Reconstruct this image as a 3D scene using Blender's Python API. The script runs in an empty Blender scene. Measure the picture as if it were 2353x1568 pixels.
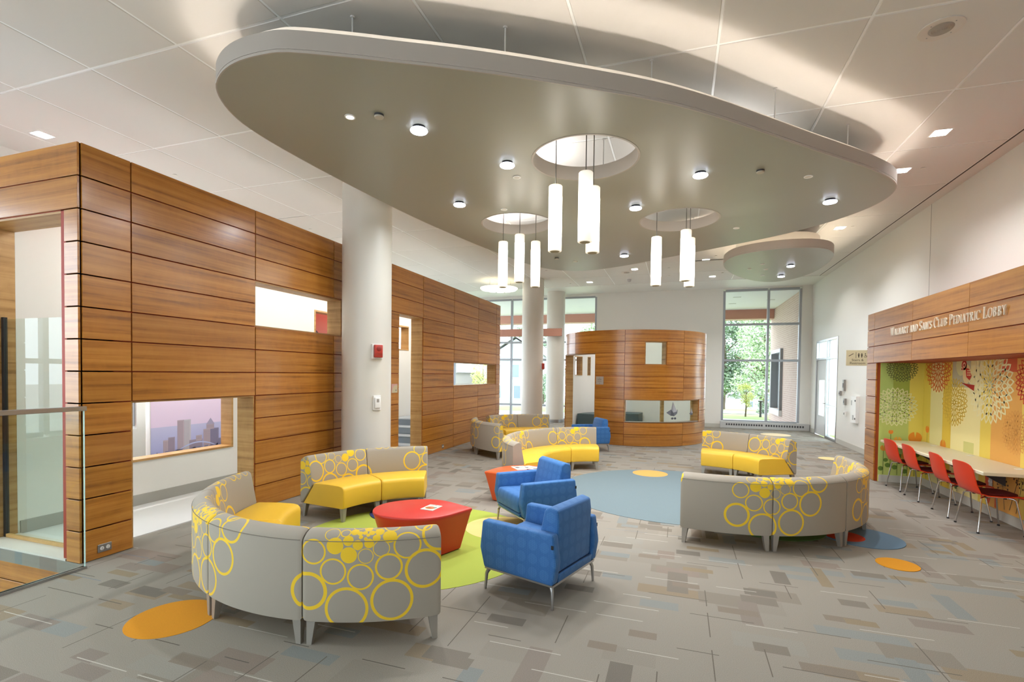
import bpy, bmesh, math, random
from mathutils import Vector, Matrix
random.seed(7)
S = bpy.context.scene
COL = S.collection
PI = math.pi
R_ = math.radians

# ---------------------------------------------------------------- camera, world, exposure
W_PX, H_PX, F_PX = 2353.0, 1568.0, 1143.5
EYE = 1.80
yaw, pitch, roll = 0.324695, -0.0231519, 0.0125731
cam_d = bpy.data.cameras.new('camera')
cam = bpy.data.objects.new('camera', cam_d)
COL.objects.link(cam)
S.camera = cam
fwv = Vector((-math.sin(yaw) * math.cos(pitch), math.cos(yaw) * math.cos(pitch), math.sin(pitch)))
rt0 = Vector((math.cos(yaw), math.sin(yaw), 0))
up0 = rt0.cross(fwv)
rtv = rt0 * math.cos(roll) + up0 * math.sin(roll)
upv = rtv.cross(fwv)
M3 = Matrix((rtv, upv, -fwv)).transposed()
cam.matrix_world = Matrix.Translation((0, 0, EYE)) @ M3.to_4x4()
cam_d.sensor_fit = 'HORIZONTAL'
cam_d.sensor_width = 36.0
cam_d.lens = 36.0 * F_PX / W_PX
cam_d.shift_x = 0.0
cam_d.shift_y = (885.5 - H_PX / 2) / W_PX
cam_d.clip_start = 0.05
cam_d.clip_end = 400

world = bpy.data.worlds.new('sky')
S.world = world
world.use_nodes = True
wn = world.node_tree.nodes
bgn = wn.get('Background') or wn.new('ShaderNodeBackground')
bgn.inputs['Color'].default_value = (0.82, 0.91, 1.0, 1)
bgn.inputs['Strength'].default_value = 4.2
S.view_settings.view_transform = 'Standard'
S.view_settings.look = 'None'
S.view_settings.gamma = 1.0
S.view_settings.use_curve_mapping = False
S.view_settings.exposure = 0.58
sun_d = bpy.data.lights.new('sun', 'SUN'); sun_d.energy = 2.4; sun_d.angle = R_(1.0); sun_d.color = (1.0, 0.96, 0.88)
sun_o = bpy.data.objects.new('sun', sun_d); COL.objects.link(sun_o)
sun_o.rotation_euler = Vector((-0.35, -0.6, 1.0)).to_track_quat('Z', 'Y').to_euler()
cy = S.cycles
cy.max_bounces = 7; cy.diffuse_bounces = 4; cy.glossy_bounces = 3; cy.transmission_bounces = 4; cy.transparent_max_bounces = 10
cy.caustics_reflective = False; cy.caustics_refractive = False
cy.use_adaptive_sampling = True; cy.adaptive_threshold = 0.03; cy.use_light_tree = False
DOWN_W = 38.0      # recessed ceiling downlights
DISC_W = 22.0      # disc lights under the cloud
PEND_E = 4.0       # pendant glow
COVE_E = 24.0       # cove strip glow

CEIL = 4.88
XR, XL, XI = 4.15, -5.17, -6.70
YB = 18.95
ROW = 3.84 / 13

# ---------------------------------------------------------------- materials
def srgb(r, g, b):
    f = lambda c: (c / 255 / 12.92) if c / 255 <= 0.04045 else ((c / 255 + 0.055) / 1.055) ** 2.4
    return (f(r), f(g), f(b), 1)

MATS = {}
def new_mat(name):
    m = bpy.data.materials.new(name)
    m.use_nodes = True
    nt = m.node_tree
    b = nt.nodes.get('Principled BSDF')
    return m, nt, b

def plain(name, rgb, rough=0.5, metal=0.0, spec=0.5, noise=0.0, nscale=40, coat=0.0, bump=0.0, bscale=200):
    if name in MATS: return MATS[name]
    m, nt, b = new_mat(name)
    c = srgb(*rgb)
    b.inputs['Base Color'].default_value = c
    b.inputs['Roughness'].default_value = rough
    b.inputs['Metallic'].default_value = metal
    b.inputs['Specular IOR Level'].default_value = spec
    if coat:
        b.inputs['Coat Weight'].default_value = coat
        b.inputs['Coat Roughness'].default_value = 0.12
    if noise:
        tc = nt.nodes.new('ShaderNodeTexCoord')
        n = nt.nodes.new('ShaderNodeTexNoise'); n.inputs['Scale'].default_value = nscale
        n.inputs['Detail'].default_value = 3
        mx = nt.nodes.new('ShaderNodeMix'); mx.data_type = 'RGBA'
        mx.inputs['A'].default_value = tuple(k * (1 - noise) for k in c[:3]) + (1,)
        mx.inputs['B'].default_value = tuple(min(1, k * (1 + noise)) for k in c[:3]) + (1,)
        nt.links.new(tc.outputs['Object'], n.inputs['Vector'])
        nt.links.new(n.outputs['Fac'], mx.inputs['Factor'])
        nt.links.new(mx.outputs['Result'], b.inputs['Base Color'])
    if bump:
        tc = nt.nodes.new('ShaderNodeTexCoord')
        n = nt.nodes.new('ShaderNodeTexNoise'); n.inputs['Scale'].default_value = bscale
        bp = nt.nodes.new('ShaderNodeBump'); bp.inputs['Strength'].default_value = bump
        bp.inputs['Distance'].default_value = 0.003
        nt.links.new(tc.outputs['Object'], n.inputs['Vector'])
        nt.links.new(n.outputs['Fac'], bp.inputs['Height'])
        nt.links.new(bp.outputs['Normal'], b.inputs['Normal'])
    MATS[name] = m
    return m

def emit(name, rgb, strength, base=(255, 255, 255)):
    if name in MATS: return MATS[name]
    m, nt, b = new_mat(name)
    b.inputs['Base Color'].default_value = srgb(*base)
    b.inputs['Emission Color'].default_value = srgb(*rgb)
    b.inputs['Emission Strength'].default_value = strength
    MATS[name] = m
    return m

def glass(name, tint=(0.93, 0.98, 0.96), rough=0.0):
    if name in MATS: return MATS[name]
    m = bpy.data.materials.new(name); m.use_nodes = True
    nt = m.node_tree; nt.nodes.clear()
    o = nt.nodes.new('ShaderNodeOutputMaterial')
    t = nt.nodes.new('ShaderNodeBsdfTransparent'); t.inputs['Color'].default_value = tint + (1,)
    g = nt.nodes.new('ShaderNodeBsdfGlossy'); g.inputs['Roughness'].default_value = rough
    fr = nt.nodes.new('ShaderNodeFresnel'); fr.inputs['IOR'].default_value = 1.45
    mx = nt.nodes.new('ShaderNodeMixShader')
    ge = nt.nodes.new('ShaderNodeNewGeometry')
    fb = nt.nodes.new('ShaderNodeMath'); fb.operation = 'MULTIPLY_ADD'; fb.inputs[1].default_value = -1; fb.inputs[2].default_value = 1
    ff = nt.nodes.new('ShaderNodeMath'); ff.operation = 'MULTIPLY'
    nt.links.new(ge.outputs['Backfacing'], fb.inputs[0]); nt.links.new(fb.outputs[0], ff.inputs[0]); nt.links.new(fr.outputs[0], ff.inputs[1])
    nt.links.new(ff.outputs[0], mx.inputs[0]); nt.links.new(t.outputs[0], mx.inputs[1])
    nt.links.new(g.outputs[0], mx.inputs[2]); nt.links.new(mx.outputs[0], o.inputs[0])
    MATS[name] = m
    return m

def wood(name, dark, mid, light, rough=0.26, coat=0.35, fig=1.0, contrast=1.0):
    m, nt, b = new_mat(name)
    N, L = nt.nodes.new, nt.links.new
    uv = N('ShaderNodeUVMap')
    oi = N('ShaderNodeObjectInfo')
    mul = N('ShaderNodeVectorMath'); mul.operation = 'MULTIPLY_ADD'
    cmb = N('ShaderNodeCombineXYZ')
    L(oi.outputs['Random'], cmb.inputs[0]); L(oi.outputs['Random'], cmb.inputs[1]); L(oi.outputs['Random'], cmb.inputs[2])
    mul.inputs[1].default_value = (37.0, 53.0, 11.0)
    L(cmb.outputs[0], mul.inputs[0]); L(uv.outputs[0], mul.inputs[2])
    def nz(sx, sy, det, dist=0.0):
        mp = N('ShaderNodeMapping'); mp.inputs['Scale'].default_value = (sx, sy, 1)
        L(mul.outputs[0], mp.inputs[0])
        n = N('ShaderNodeTexNoise'); n.inputs['Scale'].default_value = 1; n.inputs['Detail'].default_value = det
        n.inputs['Distortion'].default_value = dist
        L(mp.outputs[0], n.inputs['Vector'])
        return n.outputs['Fac']
    a = nz(0.55, 19, 4, 0.35 * fig)      # broad streaks along the board
    g = nz(4.0, 240, 2)          # fine grain
    f = nz(9.0, 5.0, 3, 1.0)          # cross figure
    mx1 = N('ShaderNodeMath'); mx1.operation = 'MULTIPLY_ADD'; L(g, mx1.inputs[0]); mx1.inputs[1].default_value = 0.35; L(a, mx1.inputs[2])
    mx2 = N('ShaderNodeMath'); mx2.operation = 'MULTIPLY_ADD'; L(f, mx2.inputs[0]); mx2.inputs[1].default_value = 0.16 * fig; L(mx1.outputs[0], mx2.inputs[2])
    cr = N('ShaderNodeValToRGB')
    cr.color_ramp.elements[0].position = 0.5; cr.color_ramp.elements[0].color = srgb(*dark)
    cr.color_ramp.elements[1].position = 0.95; cr.color_ramp.elements[1].color = srgb(*light)
    e = cr.color_ramp.elements.new(0.68); e.color = srgb(*mid)
    L(mx2.outputs[0], cr.inputs[0])
    hv = N('ShaderNodeHueSaturation')
    mr = N('ShaderNodeMapRange'); mr.inputs['To Min'].default_value = 0.88; mr.inputs['To Max'].default_value = 1.10
    L(oi.outputs['Random'], mr.inputs['Value']); L(mr.outputs[0], hv.inputs['Value']); L(cr.outputs[0], hv.inputs['Color'])
    L(hv.outputs[0], b.inputs['Base Color'])
    b.inputs['Roughness'].default_value = rough
    b.inputs['Coat Weight'].default_value = coat
    b.inputs['Coat Roughness'].default_value = 0.2
    MATS[name] = m
    return m

WOOD = wood('cherry_veneer', (134, 81, 22), (174, 110, 34), (196, 134, 54), 0.32, 0.55)
JAMB = wood('oak_jamb', (132, 96, 50), (168, 126, 70), (190, 150, 94), 0.45, 0.05, 1.6)
CORE = plain('panel_backing', (150, 46, 20), 0.6)
WHITE = plain('white_wall', (228, 226, 220), 0.55)
WALLC = plain('wall_covering', (230, 228, 221), 0.5, noise=0.02, nscale=60)
TILE = plain('ceiling_tile', (224, 220, 214), 0.8, noise=0.012, nscale=300)
TBAR = plain('ceiling_bar', (250, 250, 248), 0.4)
CLOUDP = plain('cloud_paint', (160, 159, 145), 0.36)
FASCIA = plain('cloud_fascia', (180, 172, 163), 0.5)
CPAINT = plain('column_paint', (212, 208, 198), 0.42)
ALU = plain('satin_aluminium', (176, 176, 176), 0.32, 1.0)
ALUF = plain('window_frame_metal', (168, 171, 177), 0.4, 0.2)
CHROME = plain('chrome', (215, 215, 215), 0.12, 1.0)
BLACK = plain('black_plastic', (22, 22, 24), 0.5)
DGREY = plain('dark_grey', (70, 70, 72), 0.5)
BASEB = plain('baseboard_vinyl', (196, 194, 184), 0.5)
GREYB = plain('grey_vinyl_base', (160, 158, 150), 0.5)
GLASS = glass('clear_glass')
WGLASS = glass('window_glass', (0.97, 0.99, 1.0))
COPPER = plain('copper_metal', (182, 128, 108), 0.45)

# ---------------------------------------------------------------- mesh helpers
def link(o, parent=None):
    COL.objects.link(o)
    if parent is not None: o.parent = parent
    return o

def uv_box(me):
    uvl = me.uv_layers.new(name='UVMap')
    vs = me.vertices
    for p in me.polygons:
        n = p.normal
        ax, ay, az = abs(n.x), abs(n.y), abs(n.z)
        for li in p.loop_indices:
            c = vs[me.loops[li].vertex_index].co
            if az >= ax and az >= ay: uv = (c.x, c.y)
            elif ax >= ay: uv = (c.y, c.z)
            else: uv = (c.x, c.z)
            uvl.data[li].uv = uv

def mesh(name, V, F, mats, uv='box', smooth=0, mi=None):
    me = bpy.data.meshes.new(name)
    me.from_pydata([tuple(v) for v in V], [], F)
    if not isinstance(mats, (list, tuple)): mats = [mats]
    for m in mats: me.materials.append(m)
    if mi:
        for i, p in enumerate(me.polygons): p.material_index = mi[i]
    me.update()
    if uv == 'box': uv_box(me)
    elif uv:
        l = me.uv_layers.new(name='UVMap')
        for i, d in enumerate(uv): l.data[i].uv = d
    if smooth:
        for p in me.polygons: p.use_smooth = True
        if smooth < 180: me.set_sharp_from_angle(angle=R_(smooth))
    return me

def ob(name, me, parent=None, loc=(0, 0, 0), rz=0, rot=None):
    o = bpy.data.objects.new(name, me)
    o.location = loc
    o.rotation_euler = rot if rot else (0, 0, rz)
    return link(o, parent)

def tag(o, label=None, cat=None, group=None, kind=None):
    if label: o['label'] = label
    if cat: o['category'] = cat
    if group: o['group'] = group
    if kind: o['kind'] = kind
    return o

def thing(name, label, cat, loc=(0, 0, 0), rz=0, group=None):
    o = bpy.data.objects.new(name, None)
    o.empty_display_size = 0.1
    o.location = loc; o.rotation_euler = (0, 0, rz)
    link(o)
    return tag(o, label, cat, group)

def nest(child, o):
    child.parent = o; child.location = child.location - o.location
    return child

def struct(o): o['kind'] = 'structure'; return o
def pivot(name):
    o = bpy.data.objects.new(name, None); link(o); return struct(o)

BOXC = {}
def box_mesh(sx, sy, sz, mat, bev=0.0, seg=1, name='block'):
    k = (round(sx, 4), round(sy, 4), round(sz, 4), mat.name, bev, seg)
    if k in BOXC: return BOXC[k]
    bm = bmesh.new()
    bmesh.ops.create_cube(bm, size=1)
    for v in bm.verts: v.co = Vector((v.co.x * sx, v.co.y * sy, v.co.z * sz))
    if bev:
        bmesh.ops.bevel(bm, geom=list(bm.edges), offset=bev, segments=seg, profile=0.5, affect='EDGES')
    me = bpy.data.meshes.new(name); bm.to_mesh(me); bm.free()
    me.materials.append(mat); me.update(); uv_box(me)
    if bev and seg > 1:
        for p in me.polygons: p.use_smooth = True
        me.set_sharp_from_angle(angle=R_(50))
    BOXC[k] = me
    return me

def BOX(name, a, b, mat, parent=None, bev=0.0, seg=1, rz=0):
    c = [(a[i] + b[i]) / 2 for i in range(3)]
    s = [abs(b[i] - a[i]) for i in range(3)]
    return ob(name, box_mesh(s[0], s[1], s[2], mat, bev, seg, name), parent, c, rz)

def boxes_mesh(name, L, mat):
    V, F = [], []
    for a, b in L:
        n = len(V)
        for z in (a[2], b[2]):
            V += [(a[0], a[1], z), (b[0], a[1], z), (b[0], b[1], z), (a[0], b[1], z)]
        F += [[n, n + 3, n + 2, n + 1], [n + 4, n + 5, n + 6, n + 7]] + [[n + i, n + (i + 1) % 4, n + 4 + (i + 1) % 4, n + 4 + i] for i in range(4)]
    return mesh(name, V, F, mat)

def prism_mesh(name, P, z0, z1, mats, top_i=0, side_i=0, bot_i=0, smooth=0, bev=0, seg=2):
    n = len(P)
    if sum(P[i][0] * P[(i + 1) % n][1] - P[(i + 1) % n][0] * P[i][1] for i in range(n)) < 0: P = P[::-1]
    if not bev:
        V = [(x, y, z0) for x, y in P] + [(x, y, z1) for x, y in P]
        F = [list(range(n))[::-1], [n + i for i in range(n)]] + [[i, (i + 1) % n, n + (i + 1) % n, n + i] for i in range(n)]
        return mesh(name, V, F, mats, smooth=smooth, mi=[bot_i, top_i] + [side_i] * n)
    bm = bmesh.new()
    lo = [bm.verts.new((x, y, z0)) for x, y in P]; hi = [bm.verts.new((x, y, z1)) for x, y in P]
    bm.faces.new(lo[::-1]); bm.faces.new(hi)
    for i in range(n): bm.faces.new([lo[i], lo[(i + 1) % n], hi[(i + 1) % n], hi[i]])
    es = [e for e in bm.edges if abs(e.verts[0].co.z - e.verts[1].co.z) < 1e-6]
    bmesh.ops.bevel(bm, geom=es, offset=bev, segments=seg, profile=0.5, affect='EDGES')
    me = bpy.data.meshes.new(name); bm.to_mesh(me); bm.free()
    for m in (mats if isinstance(mats, (list, tuple)) else [mats]): me.materials.append(m)
    me.update(); uv_box(me)
    for p in me.polygons: p.use_smooth = True
    me.set_sharp_from_angle(angle=R_(smooth or 40))
    return me

def lathe_mesh(name, prof, mats, n=32, smooth=40, mi=None, closed=False):
    V, F, I = [], [], []
    m = len(prof)
    for i in range(n):
        a = 2 * PI * i / n
        for r, z in prof: V.append((r * math.cos(a), r * math.sin(a), z))
    for i in range(n):
        j = (i + 1) % n
        for k in range(m - 1 if not closed else m):
            k2 = (k + 1) % m
            F.append([i * m + k, j * m + k, j * m + k2, i * m + k2]); I.append(mi[k] if mi else 0)
    if not closed:
        if prof[0][0] > 1e-6: F.append([i * m for i in range(n)][::-1]); I.append(mi[0] if mi else 0)
        if prof[-1][0] > 1e-6: F.append([i * m + m - 1 for i in range(n)]); I.append(mi[-1] if mi else 0)
    return mesh(name, V, F, mats, smooth=smooth, mi=I)

def tube_mesh(name, P, r, mat, n=8, r1=None):
    P = [Vector(p) for p in P]
    V, F = [], []
    ref = Vector((0.13, 0.29, 0.95))
    for i, p in enumerate(P):
        d = (P[min(i + 1, len(P) - 1)] - P[max(i - 1, 0)]).normalized()
        s = d.cross(ref)
        if s.length < 0.05: s = d.cross(Vector((1, 0, 0)))
        s.normalize(); t = d.cross(s)
        rr = r if r1 is None else r + (r1 - r) * i / (len(P) - 1)
        for k in range(n):
            a = 2 * PI * k / n
            V.append(p + (s * math.cos(a) + t * math.sin(a)) * rr)
    for i in range(len(P) - 1):
        for k in range(n):
            F.append([i * n + k, i * n + (k + 1) % n, (i + 1) * n + (k + 1) % n, (i + 1) * n + k])
    F.append(list(range(n))[::-1]); F.append([(len(P) - 1) * n + k for k in range(n)])
    return mesh(name, V, F, mat, smooth=60)

def flat_mesh(name, polys, fn, mat, mi=None):
    """flat print: 2D polygons placed by fn(u,v)->xyz"""
    V, F = [], []
    for P in polys:
        n = len(V); V += [fn(u, v) for u, v in P]; F.append(list(range(n, n + len(P))))
    return mesh(name, V, F, mat, mi=mi)

def sector_mesh(name, r0, r1, a0, a1, z0, z1, mat, step=4.0):
    """curved slab; angles in degrees, UV in metres along the arc"""
    n = max(2, int(abs(a1 - a0) / step) + 1)
    V, F, UV = [], [], []
    for i in range(n + 1):
        a = R_(a0 + (a1 - a0) * i / n)
        for r, z in ((r1, z0), (r1, z1), (r0, z1), (r0, z0)): V.append((r * math.cos(a), r * math.sin(a), z))
    for i in range(n):
        u0, u1 = [R_(a0 + (a1 - a0) * k / n) * r1 for k in (i, i + 1)]
        A, B = i * 4, i * 4 + 4
        F.append([A, B, B + 1, A + 1]); UV += [(u0, z0), (u1, z0), (u1, z1), (u0, z1)]
        F.append([A + 1, B + 1, B + 2, A + 2]); UV += [(u0, z1), (u1, z1), (u1, z1 + r1 - r0), (u0, z1 + r1 - r0)]
        F.append([A + 2, B + 2, B + 3, A + 3]); UV += [(u0, z1), (u1, z1), (u1, z0), (u0, z0)]
        F.append([A + 3, B + 3, B, A]); UV += [(u0, z0), (u1, z0), (u1, z0 + r1 - r0), (u0, z0 + r1 - r0)]
    F.append([0, 1, 2, 3]); UV += [(0, z0), (0, z1), (r1 - r0, z1), (r1 - r0, z0)]
    e = n * 4
    F.append([e, e + 3, e + 2, e + 1]); UV += [(0, z0), (r1 - r0, z0), (r1 - r0, z1), (0, z1)]
    return mesh(name, V, F, mat, uv=UV, smooth=30)

def circle(cx, cy, r, n=40, ry=None): return [(cx + r * math.cos(2 * PI * i / n), cy + (ry or r) * math.sin(2 * PI * i / n)) for i in range(n)]

def catmull(P, sub=4):
    out = []
    n = len(P)
    for i in range(n):
        p0, p1, p2, p3 = [Vector(P[(i + k) % n]) for k in (-1, 0, 1, 2)]
        for s in range(sub):
            t = s / sub
            out.append(tuple(0.5 * ((2 * p1) + (p2 - p0) * t + (2 * p0 - 5 * p1 + 4 * p2 - p3) * t * t + (3 * p1 - p0 - 3 * p2 + p3) * t ** 3)))
    return out

def offset_poly(P, d):
    """inward offset of a counter-clockwise loop"""
    n = len(P); out = []
    for i in range(n):
        a, b, c = Vector(P[i - 1]), Vector(P[i]), Vector(P[(i + 1) % n])
        t = (c - a).normalized()
        out.append((b.x - t.y * d, b.y + t.x * d))
    return out

def area_light(name, loc, size, watts, color=(1, 0.95, 0.88), parent=None, spread=150, rot=(0, 0, 0)):
    d = bpy.data.lights.new(name, 'AREA'); d.shape = 'DISK'; d.size = size; d.energy = watts; d.color = color
    d.spread = R_(spread)
    o = bpy.data.objects.new(name, d); o.location = loc; o.rotation_euler = rot
    return link(o, parent)

# ================================================================= FLOOR
def carpet():
    m, nt, b = new_mat('patterned_carpet')
    N, L = nt.nodes.new, nt.links.new
    tc = N('ShaderNodeTexCoord')
    sep = N('ShaderNodeSeparateXYZ'); L(tc.outputs['Object'], sep.inputs[0])
    def mth(op, a, c=None, d=None):
        n = N('ShaderNodeMath'); n.operation = op
        for i, x in enumerate((a, c, d)):
            if x is None: continue
            if isinstance(x, (int, float)): n.inputs[i].default_value = x
            else: L(x, n.inputs[i])
        return n.outputs[0]
    def layer(cx, cy, ox, oy, prob, mx, my, swap=False, thin=0.0):
        X, Y = (sep.outputs[1], sep.outputs[0]) if swap else (sep.outputs[0], sep.outputs[1])
        py = mth('MULTIPLY_ADD', Y, 1 / cy, oy)
        row = mth('FLOOR', py)
        wr = N('ShaderNodeTexWhiteNoise'); wr.noise_dimensions = '1D'; L(row, wr.inputs['W'])
        px = mth('ADD', mth('MULTIPLY_ADD', X, 1 / cx, ox), mth('MULTIPLY', wr.outputs[0], 3.0))
        ci = mth('FLOOR', px)
        cb = N('ShaderNodeCombineXYZ'); L(ci, cb.inputs[0]); L(row, cb.inputs[1]); cb.inputs[2].default_value = ox
        w = N('ShaderNodeTexWhiteNoise'); w.noise_dimensions = '3D'; L(cb.outputs[0], w.inputs['Vector'])
        sc = N('ShaderNodeSeparateColor'); L(w.outputs['Color'], sc.inputs[0])
        fx, fy = mth('FRACT', px), mth('FRACT', py)
        on = mth('LESS_THAN', w.outputs['Value'], prob)
        a = mth('GREATER_THAN', fx, mth('MULTIPLY', sc.outputs[0], mx))
        c = mth('LESS_THAN', fx, mth('SUBTRACT', 1.0, mth('MULTIPLY', sc.outputs[1], mx)))
        if thin:
            d = mth('LESS_THAN', fy, thin)
            k = mth('MULTIPLY', mth('MULTIPLY', a, c), mth('MULTIPLY', on, d))
        else:
            d = mth('GREATER_THAN', fy, mth('MULTIPLY', sc.outputs[2], my))
            k = mth('MULTIPLY', mth('MULTIPLY', a, c), mth('MULTIPLY', on, d))
        return k, sc.outputs[2], w
    base = srgb(148, 142, 132)
    cur = None
    def mix(fac, col, prev):
        n = N('ShaderNodeMix'); n.data_type = 'RGBA'
        L(fac, n.inputs['Factor'])
        if prev is None: n.inputs['A'].default_value = base
        else: L(prev, n.inputs['A'])
        if isinstance(col, tuple): n.inputs['B'].default_value = col
        else: L(col, n.inputs['B'])
        return n.outputs['Result']
    def pal(fac, cols):
        r = N('ShaderNodeValToRGB'); r.color_ramp.interpolation = 'CONSTANT'
        for i, c in enumerate(cols):
            e = r.color_ramp.elements[i] if i < 2 else r.color_ramp.elements.new(i / len(cols))
            e.position = i / len(cols); e.color = srgb(*c)
        L(fac, r.inputs[0]); return r.outputs[0]
    P1 = [(137, 130, 119), (144, 138, 128), (140, 129, 119), (148, 144, 135), (144, 131, 112), (138, 140, 136)]
    P2 = [(128, 121, 111), (137, 128, 119), (121, 115, 106), (134, 137, 134), (134, 124, 112), (141, 128, 107)]
    for (args, cols) in (((0.62, 0.30, 0.13, 0.31, 0.24, 0.45, 0.6), P1), ((0.46, 0.22, 3.7, 1.9, 0.20, 0.45, 0.6), P1),
                         ((0.38, 0.155, 7.3, 5.2, 0.13, 0.4, 0.5), P2), ((0.46, 0.17, 5.1, 9.4, 0.09, 0.4, 0.5, True), P2),
                         ((0.30, 0.12, 11.4, 2.2, 0.07, 0.4, 0.3), P2)):
        k, c, w = layer(*args)
        cur = mix(k, pal(c, cols), cur)
    for args, col in (((0.55, 0.21, 17.1, 3.3, 0.30, 0.5, 0, False, 0.035), srgb(190, 184, 174)), ((0.6, 0.27, 21.1, 8.3, 0.28, 0.6, 0, False, 0.03), srgb(104, 98, 90)),
                      ((0.5, 0.33, 27.1, 1.3, 0.30, 0.5, 0, True, 0.022), srgb(108, 101, 92)), ((0.7, 0.5, 31.1, 6.3, 0.15, 0.6, 0, False, 0.014), srgb(118, 128, 138))):
        k, c, w = layer(*args)
        cur = mix(k, col, cur)
    n = N('ShaderNodeTexNoise'); n.inputs['Scale'].default_value = 330; n.inputs['Detail'].default_value = 2
    L(tc.outputs['Object'], n.inputs['Vector'])
    mr = N('ShaderNodeMapRange'); mr.inputs['From Min'].default_value = 0.3; mr.inputs['From Max'].default_value = 0.7
    mr.inputs['To Min'].default_value = 0.64; mr.inputs['To Max'].default_value = 1.32
    L(n.outputs['Fac'], mr.inputs['Value'])
    hv = N('ShaderNodeHueSaturation'); L(mr.outputs[0], hv.inputs['Value']); L(cur, hv.inputs['Color'])
    L(hv.outputs[0], b.inputs['Base Color'])
    b.inputs['Roughness'].default_value = 0.95
    b.inputs['Specular IOR Level'].default_value = 0.15
    MATS['carpet'] = m
    return m

def pile(name, rgb):
    return plain(name, rgb, 0.95, spec=0.15, noise=0.22, nscale=330)

FP = [(-5.03, -6.0), (XR, -6.0), (XR, YB + 0.15), (-9.0, YB + 0.15), (-9.0, 3.03), (-5.03, 3.03)]
floor = struct(ob('floor', prism_mesh('floor', FP, -0.12, 0.0, [carpet()])))
INL = [('orange', (212, 146, 44), -3.44, 2.60, 0.29), ('lime', (164, 176, 78), -2.65, 4.72, 1.31), ('cream', (222, 198, 128), -1.93, 5.44, 0.43),
       ('slate blue', (116, 132, 138), -0.03, 8.07, 1.77), ('peach orange', (226, 168, 96), -0.48, 9.42, 0.31), ('orange', (212, 146, 44), 2.03, 5.715, 0.175),
       ('sky blue', (104, 128, 148), 1.98, 6.56, 0.40), ('red', (190, 66, 44), 1.80, 6.52, 0.20), ('green', (90, 116, 66), 1.05, 6.72, 0.62),
       ('pale yellow', (226, 205, 150), 3.18, 12.65, 0.22), ('pale peach', (226, 206, 170), 2.85, 17.2, 0.42), ('navy blue', (58, 66, 110), -3.30, 5.60, 0.45)]
for k, (nm, rgb, x, y, r) in enumerate(INL):
    o = ob('carpet_inlay', prism_mesh('carpet_inlay', circle(0, 0, r, 64), 0.0, 0.002 + 0.0008 * k, [pile('inlay_' + nm.replace(' ', '_'), rgb)]), floor, (x, y, 0.0))
    o['label'] = nm + ' round carpet inlay'

# lower stair well beside the glass guard
well = struct(ob('wall_stairwell', boxes_mesh('wall_stairwell', [((-5.03, -6, -2.2), (-4.9, 3.03, -0.121)), ((-9, 3.05, -2.2), (-5.05, 3.2, -0.13))], WHITE)))
struct(BOX('floor_lower', (-9.0, -6, -2.3), (-4.9, 3.2, -2.2), plain('lower_floor', (190, 188, 182), 0.4)))

# ================================================================= CEILING
DLAB = {(3.06, 11.9): 'recessed downlight between the small cloud and the right wall', (3.06, 15.2): 'recessed downlight above the alarm cabinet on the right', (0.6, 14.2): 'recessed downlight left of the small cloud', (-1.3, 14.9): 'recessed downlight straight above the round booth', (0.9, 16.6): 'recessed downlight in front of the tall right window', (-2.9, 16.6): 'recessed downlight near the rear column', (-3.0, 13.2): 'recessed downlight above the far blue armchair'}
DL = [(-8.05, 4.31, 'square recessed downlight above the left timber corner'), (3.03, 7.66, 'front square recessed downlight right of the large cloud'), (3.06, 8.88, 'second square recessed downlight right of the large cloud'),
      (-7.95, 5.9, ''), (-7.95, 8.2, ''), (-7.95, 10.6, ''), (-7.95, 13.4, ''), (3.06, 11.9, ''), (3.06, 15.2, ''), (0.6, 14.2, ''), (-1.3, 14.9, ''), (0.9, 16.6, ''), (-2.9, 16.6, ''), (-3.0, 13.2, ''),  # entries far left are added out of view to light the passage
      (3.0, 2.6, ''), (-4.7, 1.2, ''), (0.5, -1.5, ''), (-2.0, -2.5, ''), (-7.0, 0.5, '')]
GX0, GDX, GY0, GDY = -5.803, 1.2168, 3.526, 1.5269
ceil = struct(ob('ceiling', boxes_mesh('ceiling', [((-9.2, -6.1, CEIL + 0.13), (4.4, YB + 0.1, CEIL + 0.25))], TILE)))
tg = 0.0115
me_t = None
for i in range(-3, 8):
    for j in range(-6, 9):
        x, y = GX0 + GDX * i, GY0 + GDY * j
        hit = [d for d in DL if x < d[0] < x + GDX and y < d[1] < y + GDY]
        if hit:
            q = 0.085; x0, y0, x1, y1 = x + tg, y + tg, x + GDX - tg, y + GDY - tg; hx, hy = hit[0][:2]
            ob('ceiling_tile', boxes_mesh('ceiling_tile', [((x0, y0, CEIL), (x1, hy - q, CEIL + 0.03)), ((x0, hy + q, CEIL), (x1, y1, CEIL + 0.03)), ((x0, hy - q, CEIL), (hx - q, hy + q, CEIL + 0.03)), ((hx + q, hy - q, CEIL), (x1, hy + q, CEIL + 0.03))], TILE), ceil)
        else:
            BOX('ceiling_tile', (x + tg, y + tg, CEIL), (x + GDX - tg, y + GDY - tg, CEIL + 0.03), TILE, ceil, 0.006)
xa, xb = GX0 - 3 * GDX, GX0 + 8 * GDX
ya, yb = GY0 - 6 * GDY, GY0 + 9 * GDY
for i in range(-3, 9):
    x = GX0 + GDX * i
    BOX('ceiling_bar', (x - 0.011, ya, CEIL + 0.004), (x + 0.011, yb, CEIL + 0.04), TBAR, ceil)
for j in range(-6, 10):
    y = GY0 + GDY * j
    BOX('ceiling_bar', (xa, y - 0.011, CEIL + 0.0045), (xb, y + 0.011, CEIL + 0.041), TBAR, ceil)
BOX('ceiling_border', (xb + 0.03, ya, CEIL), (XR, yb, CEIL + 0.04), TILE, ceil)
BOX('slot_diffuser', (xb + 0.0115, ya, CEIL - 0.001), (xb + 0.029, yb, CEIL + 0.03), plain('slot_dark', (66, 50, 42), 0.6), ceil)
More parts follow.
